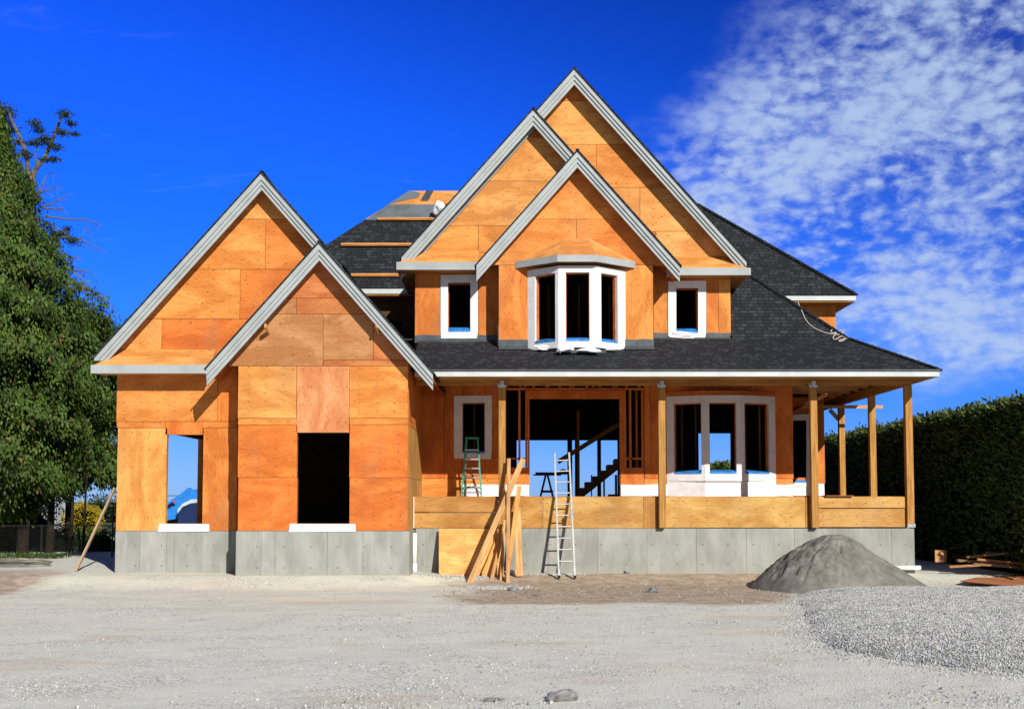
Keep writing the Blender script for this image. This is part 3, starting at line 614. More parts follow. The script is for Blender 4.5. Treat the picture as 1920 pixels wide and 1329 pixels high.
for k, (px, py, Y, sz_) in enumerate(((1020, 651, UB-.38, (.17, .04, .05)), (1060, 655, UB-.66, (.2, .05, .06)), (1105, 656, UB-.66, (.26, .05, .05)), (1152, 654, UB-.36, (.22, .05, .05)), (1281, 629, UR-.07, (.3, .05, .07)))):
    blob('wrap_fold', P(px, py, Y), sz_, 'house_wrap', 60+k, H, 3, .5)
# door wall at the back of the porch
mb = panels(MB(), DW, [(1486, 715, 1515, 788, A3, 'v'), (1515, 715, 1546, 906, A2, 'v'), (1486, 895, 1515, yb, A3, 'v'), (1515, 906, 1546, yb, A2, 'h')]); mb.build('door_wall', 'ply', H)
strip(1486, 906, 1546, 929, DW-.02, 'base_membrane', 'house_wrap', .015)
winwrap((1486, 776, 1519, 912), (1487, 788, 1512, 903), DW, blue=8)
# ------------------------------------------------------------------ interior of the main floor
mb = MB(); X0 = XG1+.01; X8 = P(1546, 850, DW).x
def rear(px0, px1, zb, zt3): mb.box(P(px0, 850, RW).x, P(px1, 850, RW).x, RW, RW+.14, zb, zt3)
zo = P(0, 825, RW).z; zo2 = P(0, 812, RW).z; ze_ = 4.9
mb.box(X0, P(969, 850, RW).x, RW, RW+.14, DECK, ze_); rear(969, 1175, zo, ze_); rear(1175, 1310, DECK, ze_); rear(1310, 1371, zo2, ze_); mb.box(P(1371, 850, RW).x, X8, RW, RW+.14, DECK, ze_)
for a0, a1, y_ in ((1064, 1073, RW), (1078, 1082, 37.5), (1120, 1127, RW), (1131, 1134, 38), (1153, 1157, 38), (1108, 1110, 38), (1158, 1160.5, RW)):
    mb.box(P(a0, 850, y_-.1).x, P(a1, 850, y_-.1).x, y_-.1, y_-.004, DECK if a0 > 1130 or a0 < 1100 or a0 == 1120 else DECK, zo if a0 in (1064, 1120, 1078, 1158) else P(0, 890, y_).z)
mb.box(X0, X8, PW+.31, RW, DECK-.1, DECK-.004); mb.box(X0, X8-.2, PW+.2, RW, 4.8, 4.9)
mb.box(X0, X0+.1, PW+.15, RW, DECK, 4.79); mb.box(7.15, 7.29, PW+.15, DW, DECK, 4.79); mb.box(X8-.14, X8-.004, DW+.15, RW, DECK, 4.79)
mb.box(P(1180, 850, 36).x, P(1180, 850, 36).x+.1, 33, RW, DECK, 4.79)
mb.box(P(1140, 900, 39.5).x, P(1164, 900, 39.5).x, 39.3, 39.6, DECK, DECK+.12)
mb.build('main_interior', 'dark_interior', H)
for p0_, p1_ in ((862, 915), (1252, 1306), (1398, 1445)):
    mb = MB(); x_ = P(p0_, 850, 34).x
    while x_ < P(p1_, 850, 34).x: mb.box(x_, x_+.04, 34, 34.09, DECK, 4.78, (.3, .15, .06), 'v'); x_ += .4
    mb.build('interior_studs', 'lumber', H)
a = P(1082, 770, 36); mb = MB(); mb.box(a.x-.01, a.x+.075, 36, 36.09, DECK, a.z, A3, 'v'); mb.build('newel_stud', 'ply', H)
# staircase
st = MB(); SY = 36.2
s0 = P(1085, 925, SY); s1 = P(1195, 838, SY); n = 8; w_ = .9
for k_ in range(n):
    x_ = s0.x+(s1.x-s0.x)*k_/n; z_ = s0.z+(s1.z-s0.z)*k_/n; x2 = s0.x+(s1.x-s0.x)*(k_+1)/n; z2 = s0.z+(s1.z-s0.z)*(k_+1)/n
    st.box(x_, x2+.03, SY+.05, SY+w_, z2-.03, z2, K3); st.box(x_, x_+.02, SY+.05, SY+w_, z_, z2-.03, K3)
    st.prism([(x_, SY, z_-.22), (x2, SY, z2-.22), (x2, SY, z2-.031), (x_, SY, z2-.031)], (0, .05, 0), K3)
st.build('staircase', 'ply', H)
MB().beam(P(1046, 866, 35.8), P(1160, 795, 35.8), .04, .14, K3, side=(0, 1, 0)).build('stair_guard_board', 'lumber', H)

# ================================================================== world and sun
SD = Vector((.48, -1, .59)).normalized(); EL = math.asin(SD.z); RO = math.atan2(SD.x, SD.y)
wd = bpy.data.worlds.new('World'); S.world = wd; wd.use_nodes = True; t = NT(wd.node_tree)
bg = wd.node_tree.nodes['Background']
sky = t.n('ShaderNodeTexSky', _sky_type='NISHITA', _sun_disc=False); sky.sun_elevation = EL; sky.sun_rotation = RO; sky.air_density = 1.; sky.dust_density = .15; sky.ozone_density = 3.
d = t.n('ShaderNodeTexCoord').outputs['Generated']; sp = t.sep(d)

cr = t.n('ShaderNodeValToRGB'); t.set(cr.inputs[0], sp[2]); el_ = cr.color_ramp.elements
el_[0].position = .0; el_[0].color = (.30, .53, 1.3, 1); el_[1].position = .42; el_[1].color = (.05, .385, 2.06, 1)
for p_, c_ in ((.035, (.24, .48, 1.34, 1)), (.09, (.12, .42, 1.34, 1)), (.22, (.055, .40, 1.66, 1))): e_ = el_.new(p_); e_.color = c_
tint = t.mix(t.ramp(sp[1], -.45, .2), (.46, .5, .56), cr.outputs[0])
skc = t.mix(1, sky.outputs[0], tint, 'MULTIPLY')
pol = t.ramp(t.math('ADD', sp[2], t.math('MULTIPLY', sp[0], .35)), .2, .5, 1., .5); skc = t.mix(1, skc, t.comb(pol, pol, pol), 'MULTIPLY')
zz_ = t.math('MAXIMUM', t.math('ADD', sp[2], .14), .05)
pl_ = t.comb(t.math('DIVIDE', sp[0], zz_), t.math('DIVIDE', sp[1], zz_))
w1 = t.n('ShaderNodeVectorMath', _operation='ADD'); t.set(w1.inputs[0], pl_)
wn = t.n('ShaderNodeTexNoise'); t.set(wn.inputs[0], pl_); wn.inputs['Scale'].default_value = 2.2; wn.inputs['Detail'].default_value = 3
t.set(w1.inputs[1], t.vmul(wn.outputs[1], (.22, .22, 0)))
w2 = t.n('ShaderNodeVectorMath', _operation='ADD'); t.set(w2.inputs[0], t.vmul(d, (1, 1, 1.75))); t.set(w2.inputs[1], t.vmul(wn.outputs[1], (.03, .03, .03)))
cells = t.noise(w2.outputs[0], 60, 6, .62, .15)
puffs = t.vor(w2.outputs[0], 78, 'SMOOTH_F1')
cov = t.noise(t.vmul(d, (1, 1, 1.6)), 6.5, 4, .6); cvs = t.math('SUBTRACT', cov, .5)
lin = t.math('ADD', t.math('ADD', sp[0], t.math('MULTIPLY', sp[1], .168)), t.math('MULTIPLY', sp[2], -.967))
edge = t.math('ADD', lin, t.math('MULTIPLY', cvs, .22))
low = t.ramp(t.math('ADD', sp[2], t.math('MULTIPLY', cvs, .09)), .085, .125)
front = t.ramp(sp[1], 0, .15)
mask = t.math('MULTIPLY', t.ramp(edge, -.06, .07), t.math('MULTIPLY', low, front))
dens = t.math('ADD', t.math('SUBTRACT', t.math('MULTIPLY', cells, 1.35), t.math('MULTIPLY', puffs, .5)), t.math('SUBTRACT', t.math('MULTIPLY', cvs, 1.6), t.ramp(sp[2], .26, .1, 0, .16)))
veil = t.ramp(cvs, -.16, .14, .03, .30)
cl = t.math('MULTIPLY', t.math('ADD', veil, t.math('MULTIPLY', t.ramp(dens, .06, .78), t.math('SUBTRACT', 1., veil))), mask)
wis = t.noise(t.vmul(pl_, (.8, 2.2, 1)), 2.6, 7, .62, .6)
wis = t.math('MULTIPLY', t.math('MULTIPLY', t.ramp(wis, .62, .84), t.ramp(sp[2], .02, .12)), front)
cl = t.math('MAXIMUM', t.math('MULTIPLY', cl, .84), t.math('MULTIPLY', wis, .22))
skc = t.mix(cl, skc, (4.7, 6.0, 8.3))
t.set(bg.inputs[0], skc); bg.inputs[1].default_value = .09
sun = bpy.data.lights.new('sun', 'SUN'); sun.energy = 5; sun.angle = math.radians(.5); sun.color = (1, .945, .84)
so = bpy.data.objects.new('sun', sun); C.objects.link(so); so.rotation_euler = SD.to_track_quat('Z', 'Y').to_euler()
# ================================================================== fast numpy meshes
def npmesh(name, mat, V, Fc, col, parent=None, smooth=False):
    me = bpy.data.meshes.new(name); nf, k = Fc.shape
    me.vertices.add(len(V)); me.vertices.foreach_set('co', V.astype(np.float32).ravel())
    me.loops.add(nf*k); me.loops.foreach_set('vertex_index', Fc.astype(np.int32).ravel())
    me.polygons.add(nf); me.polygons.foreach_set('loop_start', np.arange(0, nf*k, k, dtype=np.int32))
    me.update(calc_edges=True)
    if col is not None:
        at = me.attributes.new('col', 'FLOAT_COLOR', 'FACE'); at.data.foreach_set('color', np.hstack([col, np.ones((nf, 1))]).astype(np.float32).ravel())
    if smooth: me.polygons.foreach_set('use_smooth', np.ones(nf, dtype=bool))
    me.materials.append(M[mat]); o = bpy.data.objects.new(name, me); C.objects.link(o)
    if parent: o.parent = parent; o.matrix_parent_inverse = parent.matrix_world.inverted()
    return o
def fbm(x, y, seed, f=1., oct=5, g=.5):
    r = np.random.default_rng(seed); out = np.zeros_like(x); a = 1.; tot = 0
    for o_ in range(oct):
        for k_ in range(4):
            th = r.uniform(0, 2*np.pi); ph = r.uniform(0, 6.28); ff = f*r.uniform(.8, 1.3)
            out += a*np.sin((x*np.cos(th)+y*np.sin(th))*ff+ph+1.7*np.sin((x*np.sin(th)-y*np.cos(th))*ff*.7+ph*2))/4
        tot += a; a *= g; f *= 2.07
    return out/tot
def sst(a, b, x): q = np.clip((x-a)/(b-a), 0, 1); return q*q*(3-2*q)
def gh(x, y):
    x = np.asarray(x, float); y = np.asarray(y, float)
    fr_ = 26.75+1.5*sst(-2.6, -1.6, x)-.0*x; lvl = .20-.05*sst(-2.6, -1.6, x)+.08*sst(-9.2, -10.5, -(-x))
    h = -.25+lvl*sst(fr_-1.9, fr_-.1, y)
    return h+.022*fbm(x, y, 3, .9)+.012*fbm(x, y, 4, 4.5)*sst(60, 20, y)+.25*fbm(x, y, 9, .02, 2)*sst(50, 140, y)
def axis(lo, hi, a, b, d):
    c_ = list(np.arange(a, b, d)); s_ = d; v = a
    while v > lo: s_ *= 1.35; v -= s_; c_.insert(0, v)
    s_ = d; v = c_[-1]
    while v < hi: s_ *= 1.35; v += s_; c_.append(v)
    return np.array(c_)
def grid(xs, ys, hf):
    X, Y = np.meshgrid(xs, ys); Z = hf(X, Y); V = np.stack([X, Y, Z], -1).reshape(-1, 3); nx = len(xs)
    i, j = np.meshgrid(np.arange(nx-1), np.arange(len(ys)-1)); a = (j*nx+i).ravel()
    return V, np.stack([a, a+1, a+nx+1, a+nx], 1)
V, Fc = grid(axis(-1500, 1500, -12, 12, .11), axis(-300, 2200, 9, 29, .11), gh)
tag(npmesh('ground', 'ground', V, Fc, None, None, True), kind='structure')
def gz(x, y): return float(gh(x, y))
def onground(px, py, lift=0.):
    q = GP(px, py)
    for _ in range(12): q = GP(px, py, gz(q.x, q.y)+lift)
    return q
# rocks
OCT = np.array([[1, 0, 0], [-1, 0, 0], [0, 1, 0], [0, -1, 0], [0, 0, 1], [0, 0, -1]], float)
OF = np.array([[0, 2, 4], [2, 1, 4], [1, 3, 4], [3, 0, 4], [2, 0, 5], [1, 2, 5], [3, 1, 5], [0, 3, 5]])
def rocks(pos, size, col):
    n = len(pos); v = OCT[None]*rng.uniform(.65, 1.25, (n, 6, 1))+rng.normal(0, .22, (n, 6, 3)); v[:, :, 2] *= .75
    a = rng.uniform(0, 6.28, n); ca, sa = np.cos(a)[:, None], np.sin(a)[:, None]
    x = v[:, :, 0]*ca-v[:, :, 1]*sa; y = v[:, :, 0]*sa+v[:, :, 1]*ca; v = np.stack([x, y, v[:, :, 2]], -1)*size[:, None, None]+pos[:, None]
    return v.reshape(-1, 3), (OF[None]+6*np.arange(n)[:, None, None]).reshape(-1, 3), np.repeat(col, 8, 0)
def greys(n, lo, hi):
    g = rng.uniform(lo, hi, n)[:, None]; return g*np.array([[1, 1.0, .98]])*(1+rng.normal(0, .03, (n, 3)))
# gravel heap
GP_ = np.array([(5.75, 23.7), (5.2, 21.2), (4.6, 18.5), (4.15, 16.4), (4.05, 15.0), (4.5, 14.0), (5.0, 13.2), (5.7, 12.75), (6.5, 12.3), (7.3, 12.5), (8.6, 11.9), (14, 11.3), (14, 25), (10.5, 24.3), (8.3, 24.0), (7.1, 23.9)])
def sdist(x, y):
    d_ = np.full(x.shape, 1e9); ins = np.zeros(x.shape, bool)
    for i in range(len(GP_)):
        a = GP_[i]; b_ = GP_[(i+1) % len(GP_)]; e_ = b_-a; w_ = np.stack([x-a[0], y-a[1]], -1)
        q = np.clip((w_@e_)/(e_@e_), 0, 1); d_ = np.minimum(d_, np.hypot(w_[..., 0]-q*e_[0], w_[..., 1]-q*e_[1]))
        c1 = (a[1] <= y) & (b_[1] > y); c2 = (a[1] > y) & (b_[1] <= y); cr = e_[0]*w_[..., 1]-e_[1]*w_[..., 0]
        ins ^= (c1 & (cr > 0)) | (c2 & (cr < 0))
    return np.where(ins, d_, -d_)
def gravh(x, y):
    s_ = sdist(x, y)+.22*fbm(x, y, 21, 2.2, 4)
    return gh(x, y)+np.where(s_ > 0, .27*(1-np.exp(-np.maximum(s_, 0)/.7))+.06*fbm(x, y, 22, 1.1, 4)*sst(0, 1, s_), -.08+s_*.1)
V, Fc = grid(np.arange(3.2, 14, .08), np.arange(11, 25.5, .08), gravh)
cen = V[Fc].mean(1); keep = (sdist(cen[:, 0], cen[:, 1])+.22*fbm(cen[:, 0], cen[:, 1], 21, 2.2, 4)) > -.12; Fc = Fc[keep]
n = 210000; px_ = rng.uniform(3.3, 11.6, n); py_ = 11.2+13.6*rng.uniform(0, 1, n)**1.25
s_ = sdist(px_, py_)+.22*fbm(px_, py_, 21, 2.2, 4); k_ = s_ > rng.exponential(.16, n)*-1; px_, py_ = px_[k_], py_[k_]
sz = rng.uniform(.008, .0155, len(px_)); zz2 = gravh(px_, py_); zz2 = np.maximum(zz2, gh(px_, py_))
v2, f2, c2 = rocks(np.stack([px_, py_, zz2+sz*.5], 1), sz, greys(len(px_), .40, .72)*np.array([[.97, .99, .98]]))
used, inv = np.unique(Fc, return_inverse=True)
hp = empty('gravel_heap', (8, 17, gz(8, 17)), 'low wide heap of pale grey crushed gravel at the right front of the yard', 'gravel heap')
npmesh('heap_body', 'stone', V[used], inv.reshape(Fc.shape), np.tile([[.42, .425, .41]], (len(Fc), 1)), hp, True)
npmesh('stones', 'stone', v2, f2, c2, hp)['kind'] = 'stuff'
# loose stones on the yard
n = 60000; x = rng.uniform(-9.5, 7, n); y = 10.2+11*rng.uniform(0, 1, n)**1.5
dn = fbm(x*.7, y*1.3, 31, 1.1, 5)+.12*np.exp(-((y-11.2)/1.2)**2)*np.exp(-((x+.6)/1.6)**2); k_ = rng.uniform(0, 1, n) < sst(.02, .35, dn)*.75+.07
x, y = x[k_], y[k_]; sz = rng.uniform(.005, .012, len(x))*(1+.9*(rng.uniform(0, 1, len(x)) > .94))*(1+.25*np.exp(-((y-11.2)/.9)**2))
v2, f2, c2 = rocks(np.stack([x, y, gh(x, y)+sz*.3], 1), sz, greys(len(x), .3, .68))
o1 = npmesh('loose_stones', 'stone', v2, f2, c2); tag(o1, 'small loose stones strewn over the pale gravel yard', 'stones', kind='stuff')
n = 1500; x = rng.uniform(-1.6, 7, n); y = rng.uniform(21.5, 28, n); sz = rng.uniform(.01, .035, n)*rng.uniform(.4, 1, n)
v2, f2, c2 = rocks(np.stack([x, y, gh(x, y)+sz*.2], 1), sz, greys(n, .2, .5)*np.array([[1.05, .95, .8]]))
n = 5500; x3 = np.concatenate([rng.normal(-.35, .3, 1800), rng.normal(1.0, .28, 700), rng.uniform(-2.4, -.4, 3000)]); y3 = np.concatenate([rng.normal(25.6, .25, 1800), rng.normal(28.05, .15, 700), rng.normal(27.85, .2, 3000)])
sz3 = rng.uniform(.012, .026, n); z3 = gh(x3, y3)+.10*np.exp(-((x3+.35)/.4)**2-((y3-25.6)/.35)**2)*0+sz3*.4
v4, f4, c4 = rocks(np.stack([x3, y3, z3], 1), sz3, greys(n, .35, .7))
o2 = npmesh('soil_clods', 'stone', np.vstack([v2, v4]), np.vstack([f2, f4+len(v2)]), np.vstack([c2, c4])); tag(o2, 'clods and gravel scattered on the brown soil in front of the porch', 'stones', kind='stuff')
# ------------------------------------------------------------------ sand pile
sx, sy = 7.12, 25.6
def sandh(x, y):
    dx = x-sx; dy = y-sy; r = np.hypot(dx*1.0, dy*1.05); th = np.arctan2(dy, dx)
    R_ = 1.86+.10*np.sin(2*th+1)+.06*np.sin(5*th); q = np.clip(r/R_, 0, 1)
    ex = 1.5-.42*dx/np.maximum(r, .05)*np.clip(q*3, 0, 1)+.12*fbm(x, y, 44, 1.5, 3)
    prof = 1.17*(1-q**np.clip(ex, 1.05, 2.2))
    prof = prof*.8+.2*np.minimum(prof, 1.13*(1-q)/.82+.0)
    gn = fbm(th*5.5, r*.9, 45, 2.2, 4); gul = -.09*np.maximum(0, gn-.12)*np.sin(np.pi*q)*1.6+.03*fbm(th*3, r, 46, 2, 3)*np.sin(np.pi*q)
    lft = sst(.5, -.9, dx); rough = (.05+.06*lft)*fbm(x, y, 42, 7, 5, .7)*sst(1, .7, q)+.05*lft*np.maximum(0, fbm(x, y, 43, 13, 3)-.05)*sst(1., .75, q)
    return gh(x, y)+np.where(q < 1, prof+gul+rough, -.04)
V, Fc = grid(np.arange(sx-2.2, sx+2.2, .022), np.arange(sy-2.2, sy+2.2, .03), sandh)
cen = V[Fc].mean(1); Fc = Fc[np.hypot(cen[:, 0]-sx, cen[:, 1]-sy) < 2.05]; used, inv = np.unique(Fc, return_inverse=True)
tag(npmesh('sand_pile', 'sand', V[used], inv.reshape(Fc.shape), None, None, True), 'tall conical pile of dark grey sand in front of the porch foundation', 'sand pile')
# ------------------------------------------------------------------ leaves
def kites(cen, ax, nrm, L, Wd, col):
    ax = ax/np.linalg.norm(ax, axis=1, keepdims=True); sd = np.cross(ax, nrm); sd /= np.linalg.norm(sd, axis=1, keepdims=True)+1e-9
    L = L[:, None]; Wd = Wd[:, None]; n = len(cen)
    v = np.stack([cen, cen+ax*L*.5+sd*Wd, cen+ax*L, cen+ax*L*.5-sd*Wd], 1).reshape(-1, 3)
    return v, np.arange(4*n).reshape(n, 4), col
def tubes(mb, pts, r0, r1, seg=7):
    n = len(pts); mb.tube(pts, [r0+(r1-r0)*i/(n-1) for i in range(n)], seg)
def cedar(name, cx, cy, prof, ztop, zlow, ncl, seed, label, trunkr, stems, group=None, ymax=None):
    r = np.random.default_rng(seed); root = empty(name, (cx, cy, gz(cx, cy)), label, 'tree', group)
    zs, rs = zip(*prof)
    zc = zlow+(ztop-zlow)*r.uniform(0, 1, ncl)**1.15; th = r.uniform(0, 2*np.pi, ncl)
    th = np.where(r.uniform(0, 1, ncl) < .45, -np.pi/2+r.normal(0, .9, ncl), th)
    R_ = np.interp(zc, zs, rs)*(1+.10*np.sin(th*3+zc*1.7)+.12*np.sin(zc*4.1+th*5)); rr = R_*np.sqrt(r.uniform(.45, 1.04, ncl))
    cc = np.stack([cx+rr*np.cos(th), cy+rr*np.sin(th), zc], 1)
    gk = r.uniform(.35, 1.45, ncl); base = np.stack([.05*gk*r.uniform(.8, 1.2, ncl), .088*gk, .011*gk], 1)
    m_ = 44; rad = np.stack([np.cos(th), np.sin(th), 0*th], 1)
    c3 = np.repeat(cc, m_, 0); rd = np.repeat(rad, m_, 0); n = len(c3)
    cs = np.repeat(r.uniform(.6, 1.35, (ncl, 1)), m_, 0)
    sp_ = r.normal(0, 1, (n, 3))*np.array([.12, .12, .13])*cs
    drop = np.abs(sp_[:, 0:1])+np.abs(sp_[:, 1:2]); c3 = c3+sp_; c3[:, 2] -= drop[:, 0]*.8
    ax = rd*r.uniform(.1, .7, (n, 1))+r.normal(0, .35, (n, 3))+np.array([0, 0, -1.])*r.uniform(.4, 1.2, (n, 1))
    nrm = np.repeat(rad+r.normal(0, .55, (ncl, 3))+np.array([0, 0, .35]), m_, 0)+r.normal(0, .3, (n, 3)); ax = ax*np.array([.6, .6, 1.])
    col = np.repeat(base, m_, 0)*r.uniform(.7, 1.35, (n, 1)); bad = r.uniform(0, 1, n) < .006; col[bad] = (.2, .09, .03)
    v, f, c_ = kites(c3, ax, nrm, r.uniform(.09, .19, n), r.uniform(.020, .042, n), col)
    npmesh('foliage', 'leaf', v, f, c_, root)
    mb = MB(); zz3 = [zlow+.7]+[z_ for z_ in zs if z_ > zlow+1]
    mb.tube([(cx+.15*math.sin(z_*3), cy, z_) for z_ in zz3], [max(.02, float(np.interp(z_, zs, rs))*.56*(1+.15*math.sin(z_*5))) for z_ in zz3], 14)
    mb.build('inner_shade_core', 'foliage_core', root, True)  # solid near-black core painted as the shade inside the crown
    mb = MB()
    for (dx, dy, rad_, h_, lx) in stems: tubes(mb, [(cx+dx, cy+dy, -.3), (cx+dx+lx*.3, cy+dy, h_*.3), (cx+dx+lx, cy+dy, h_)], rad_, rad_*.35, 9)
    for k_ in range(46):
        z_ = r.uniform(zlow+.3, ztop-1.5); a = r.uniform(0, 6.28); q_ = np.interp(z_, zs, rs)*.8
        tubes(mb, [(cx, cy, z_), (cx+q_*.5*math.cos(a), cy+q_*.5*math.sin(a), z_+.25), (cx+q_*math.cos(a), cy+q_*math.sin(a), z_-.1)], .045, .012, 5)
    mb.build('trunk', 'bark', root)
    return root
zp = lambda py, Y: CZ+(940-py)/F*Y
prof = [(1.6, 1.6), (2.2, 3.0), (3.0, 3.5), (3.8, 3.65), (5.4, 3.65), (6.6, 3.65), (7.5, 3.5), (8.3, 2.85), (8.9, 2.45), (10, 2.0), (10.9, 1.5), (11.9, 1.1), (12.8, .6), (13.8, .3), (14.4, .05)]
cedar('cedar_tree', -16.35, 36, prof, 14.3, 1.5, 4300, 11, 'tall dense green conifer with drooping sprays directly left of the house', .22, [(0.4, 0, .25, 12.8, -.3), (1.55, -.4, .2, 6, .2), (2.1, .3, .15, 4.5, .1), (-.55, .2, .2, 7, -.2), (2.95, -.2, .07, 3.6, .05), (3.2, .1, .06, 3.4, .1)])
cedar('cedar_tree', -20.6, 37, [(1.5, 1.5), (3, 2.4), (6, 2.3), (9, 1.3), (11.5, .3)], 11.3, 1.8, 900, 12, 'second dense conifer cut off by the left edge of the photo', .22, [(0, 0, .25, 10, 0)])
cedar('cedar_tree', -14.45, 38.3, [(1.4, 1.4), (3, 2.3), (5, 2.45), (6.2, 2.3), (7.0, 1.8), (7.7, 1.0), (8.2, .3)], 8.1, 2.5, 1700, 13, 'smaller darker conifer standing behind the tall one, beside the garage roof edge', .15, [(0, 0, .12, 8, 0)])
# ragged half-dead fir behind the cedar
YT = 41
fir = empty('ragged_fir_tree', (P(55, 940, YT).x, YT, 0), 'half-dead fir with forked bare top and sparse dark tufts behind the left conifer', 'tree')
mb = MB()
def br_(pts, r0, r1): tubes(mb, [P(a, b_, YT+dy) for a, b_, dy in pts], r0, r1, 6)
br_([(40, 960, 0), (52, 700, 0), (58, 430, 0), (60, 340, 0)], .32, .13)
br_([(60, 350, 0), (52, 320, 0), (50, 290, -.2), (38, 258, -.4), (22, 226, -.5), (15, 205, -.5)], .11, .03)
br_([(59, 345, 0), (66, 318, .1), (84, 296, .2), (96, 268, .2), (106, 245, .2), (114, 222, .2), (125, 212, .3)], .1, .03)
br_([(58, 380, 0), (50, 345, .3), (42, 310, .4)], .05, .02); br_([(70, 312, .1), (66, 290, 0), (72, 262, 0)], .04, .015)
br_([(40, 262, -.4), (22, 262, -.4), (0, 262, -.5)], .03, .012); br_([(84, 296, .2), (100, 298, .1), (112, 300, 0)], .035, .012); br_([(106, 245, .2), (128, 250, 0), (145, 252, 0)], .03, .01)
br_([(96, 268, .2), (80, 250, 0), (62, 232, 0)], .03, .01); br_([(46, 272, -.2), (60, 272, 0), (76, 270, 0)], .025, .01)
dead = [[(62, 372, 0), (76, 355, 0), (84, 334, 0), (95, 323, 0)], [(66, 368, 0), (80, 360, 0), (100, 353, 0), (111, 349, 0)], [(78, 388, 0), (100, 382, 0), (118, 370, 0), (134, 364, 0)],
 [(84, 406, 0), (125, 411, 0), (165, 412, 0), (190, 424, 0)], [(90, 418, 0), (110, 430, 0), (125, 440, 0)], [(95, 452, 0), (118, 445, 0), (150, 448, 0), (162, 427, 0)], [(118, 444, 0), (150, 449, 0), (170, 458, 0), (190, 470, 0)],
 [(125, 483, 0), (148, 482, 0)], [(130, 505, 0), (150, 508, 0), (174, 511, 0)], [(135, 528, 0), (165, 545, 0), (204, 560, 0)], [(140, 540, 0), (170, 552, 0), (208, 578, 0)], [(150, 558, 0), (175, 575, 0), (204, 597, 0)], [(135, 508, 0), (152, 522, 0), (158, 536, 0)], [(82, 391, 0), (108, 392, 0), (118, 391, 0)]]
for dd in dead:
    br_(dd, .035, .008)
    e_ = dd[-1]
    for q_ in range(7):
        f_ = random.uniform(.3, 1); i_ = int(f_*(len(dd)-1)-1e-6); p_ = dd[i_]; g_ = dd[i_+1]; u_ = f_*(len(dd)-1)-i_
        x_ = p_[0]+(g_[0]-p_[0])*u_; y_ = p_[1]+(g_[1]-p_[1])*u_
        br_([(x_, y_, 0), (x_+random.uniform(0, 9), y_+random.uniform(-5, 9), .05), (x_+random.uniform(2, 17), y_+random.uniform(-4, 20), .1)], .009, .004)
mb.build('trunk', 'grey_bark', fir)
tf = [(14, 210, 16, 12), (5, 228, 16, 14), (20, 244, 14, 8), (2, 262, 18, 6), (66, 232, 12, 8), (72, 244, 12, 6), (120, 214, 14, 9), (134, 232, 10, 6), (116, 248, 16, 6), (140, 252, 10, 3), (84, 262, 14, 10), (104, 276, 14, 8), (66, 268, 22, 5), (46, 290, 14, 7), (100, 300, 12, 5), (84, 300, 10, 4), (36, 268, 10, 6), (118, 440, 14, 8), (135, 452, 15, 8), (104, 440, 12, 8), (126, 430, 8, 6), (185, 605, 20, 14), (195, 620, 14, 14), (168, 605, 14, 12)]
vv = []; ff = []; ccs = []; nb = 0
for (a, b_, rx, ry) in tf:
    n = int(rx*ry*2.1)+60; c0 = P(a, b_, YT+random.uniform(-.4, .4)); k_ = YT/F
    pos = rng.normal(0, .5, (n, 3))*np.array([rx*k_, rx*k_, ry*k_])+np.array(c0)
    v, f, c_ = kites(pos, rng.normal(0, 1, (n, 3))*np.array([1, 1, .5]), rng.normal(0, 1, (n, 3)), rng.uniform(.05, .13, n), rng.uniform(.012, .028, n), np.array([[.028, .05, .02]])*rng.uniform(.6, 1.7, (n, 1)))
    vv.append(v); ff.append(f+nb); ccs.append(c_); nb += len(v)
npmesh('foliage', 'leaf', np.vstack(vv), np.vstack(ff), np.vstack(ccs), fir)
# ------------------------------------------------------------------ right hedge
HX, HY0, HY1, HZ = 12.0, 26.6, 62, 3.95
def hedge(name, x0, x1, y0, y1, zt3, n, seed, label, colk=1., big=1.):
    r = np.random.default_rng(seed); root = empty(name, ((x0+x1)/2, (y0+y1)/2, 0), label, 'hedge')
    pos = []
    A_top = (x1-x0)*(y1-y0); A_l = (y1-y0)*zt3; A_f = (x1-x0)*zt3; tot = A_top*2.2+A_l*.55+A_f
    nt, nl_, nf_ = int(n*A_top*2.2/tot), int(n*A_l*.55/tot), int(n*A_f/tot)
    dens = lambda k: y0+(y1-y0)*r.uniform(0, 1, k)**1.35
    yt = dens(nt); pt = np.stack([r.uniform(x0, x1, nt), yt, zt3+.14*fbm(yt, yt*.3, 5, 1.6, 4)+np.abs(r.normal(0, .11, nt))-.12], 1)
    yl = dens(nl_); zl = zt3*r.uniform(0, 1, nl_)**.8; pl2 = np.stack([x0+.16*fbm(yl, zl, 6, 1.9, 4)-np.abs(r.normal(0, .08, nl_)), yl, zl+.1*fbm(yl, yl*.3, 5, 1.6, 4)], 1)
    xf = r.uniform(x0, x1, nf_); zf_ = zt3*r.uniform(0, 1, nf_); pf = np.stack([xf, y0+.15*fbm(xf, zf_, 7, 1.9, 4)-np.abs(r.normal(0, .08, nf_)), zf_], 1)
    pos = np.vstack([pt, pl2, pf]); m_ = len(pos)
    ax = np.vstack([r.normal(0, .6, (nt, 3))+[0, 0, 1.], r.normal(0, .6, (nl_, 3))+[-.7, 0, .4], r.normal(0, .6, (nf_, 3))+[0, -.7, .4]])
    col = np.array([[.062, .088, .018]])*r.uniform(.3, 1.6, (m_, 1))*colk
    v, f, c_ = kites(pos, ax, r.normal(0, 1, (m_, 3)), r.uniform(.08, .2, m_)*big, r.uniform(.02, .05, m_)*big, col)
    npmesh('foliage', 'leaf', v, f, c_, root)
    mb = MB(); q_ = .16; mb.box(x0+q_, x1-q_, y0+q_, y1-q_, -.4, zt3-q_-.06); mb.build('shade_core', 'foliage_core', root)  # black box behind the leaves, painted as the hedge's inner shade
    return root
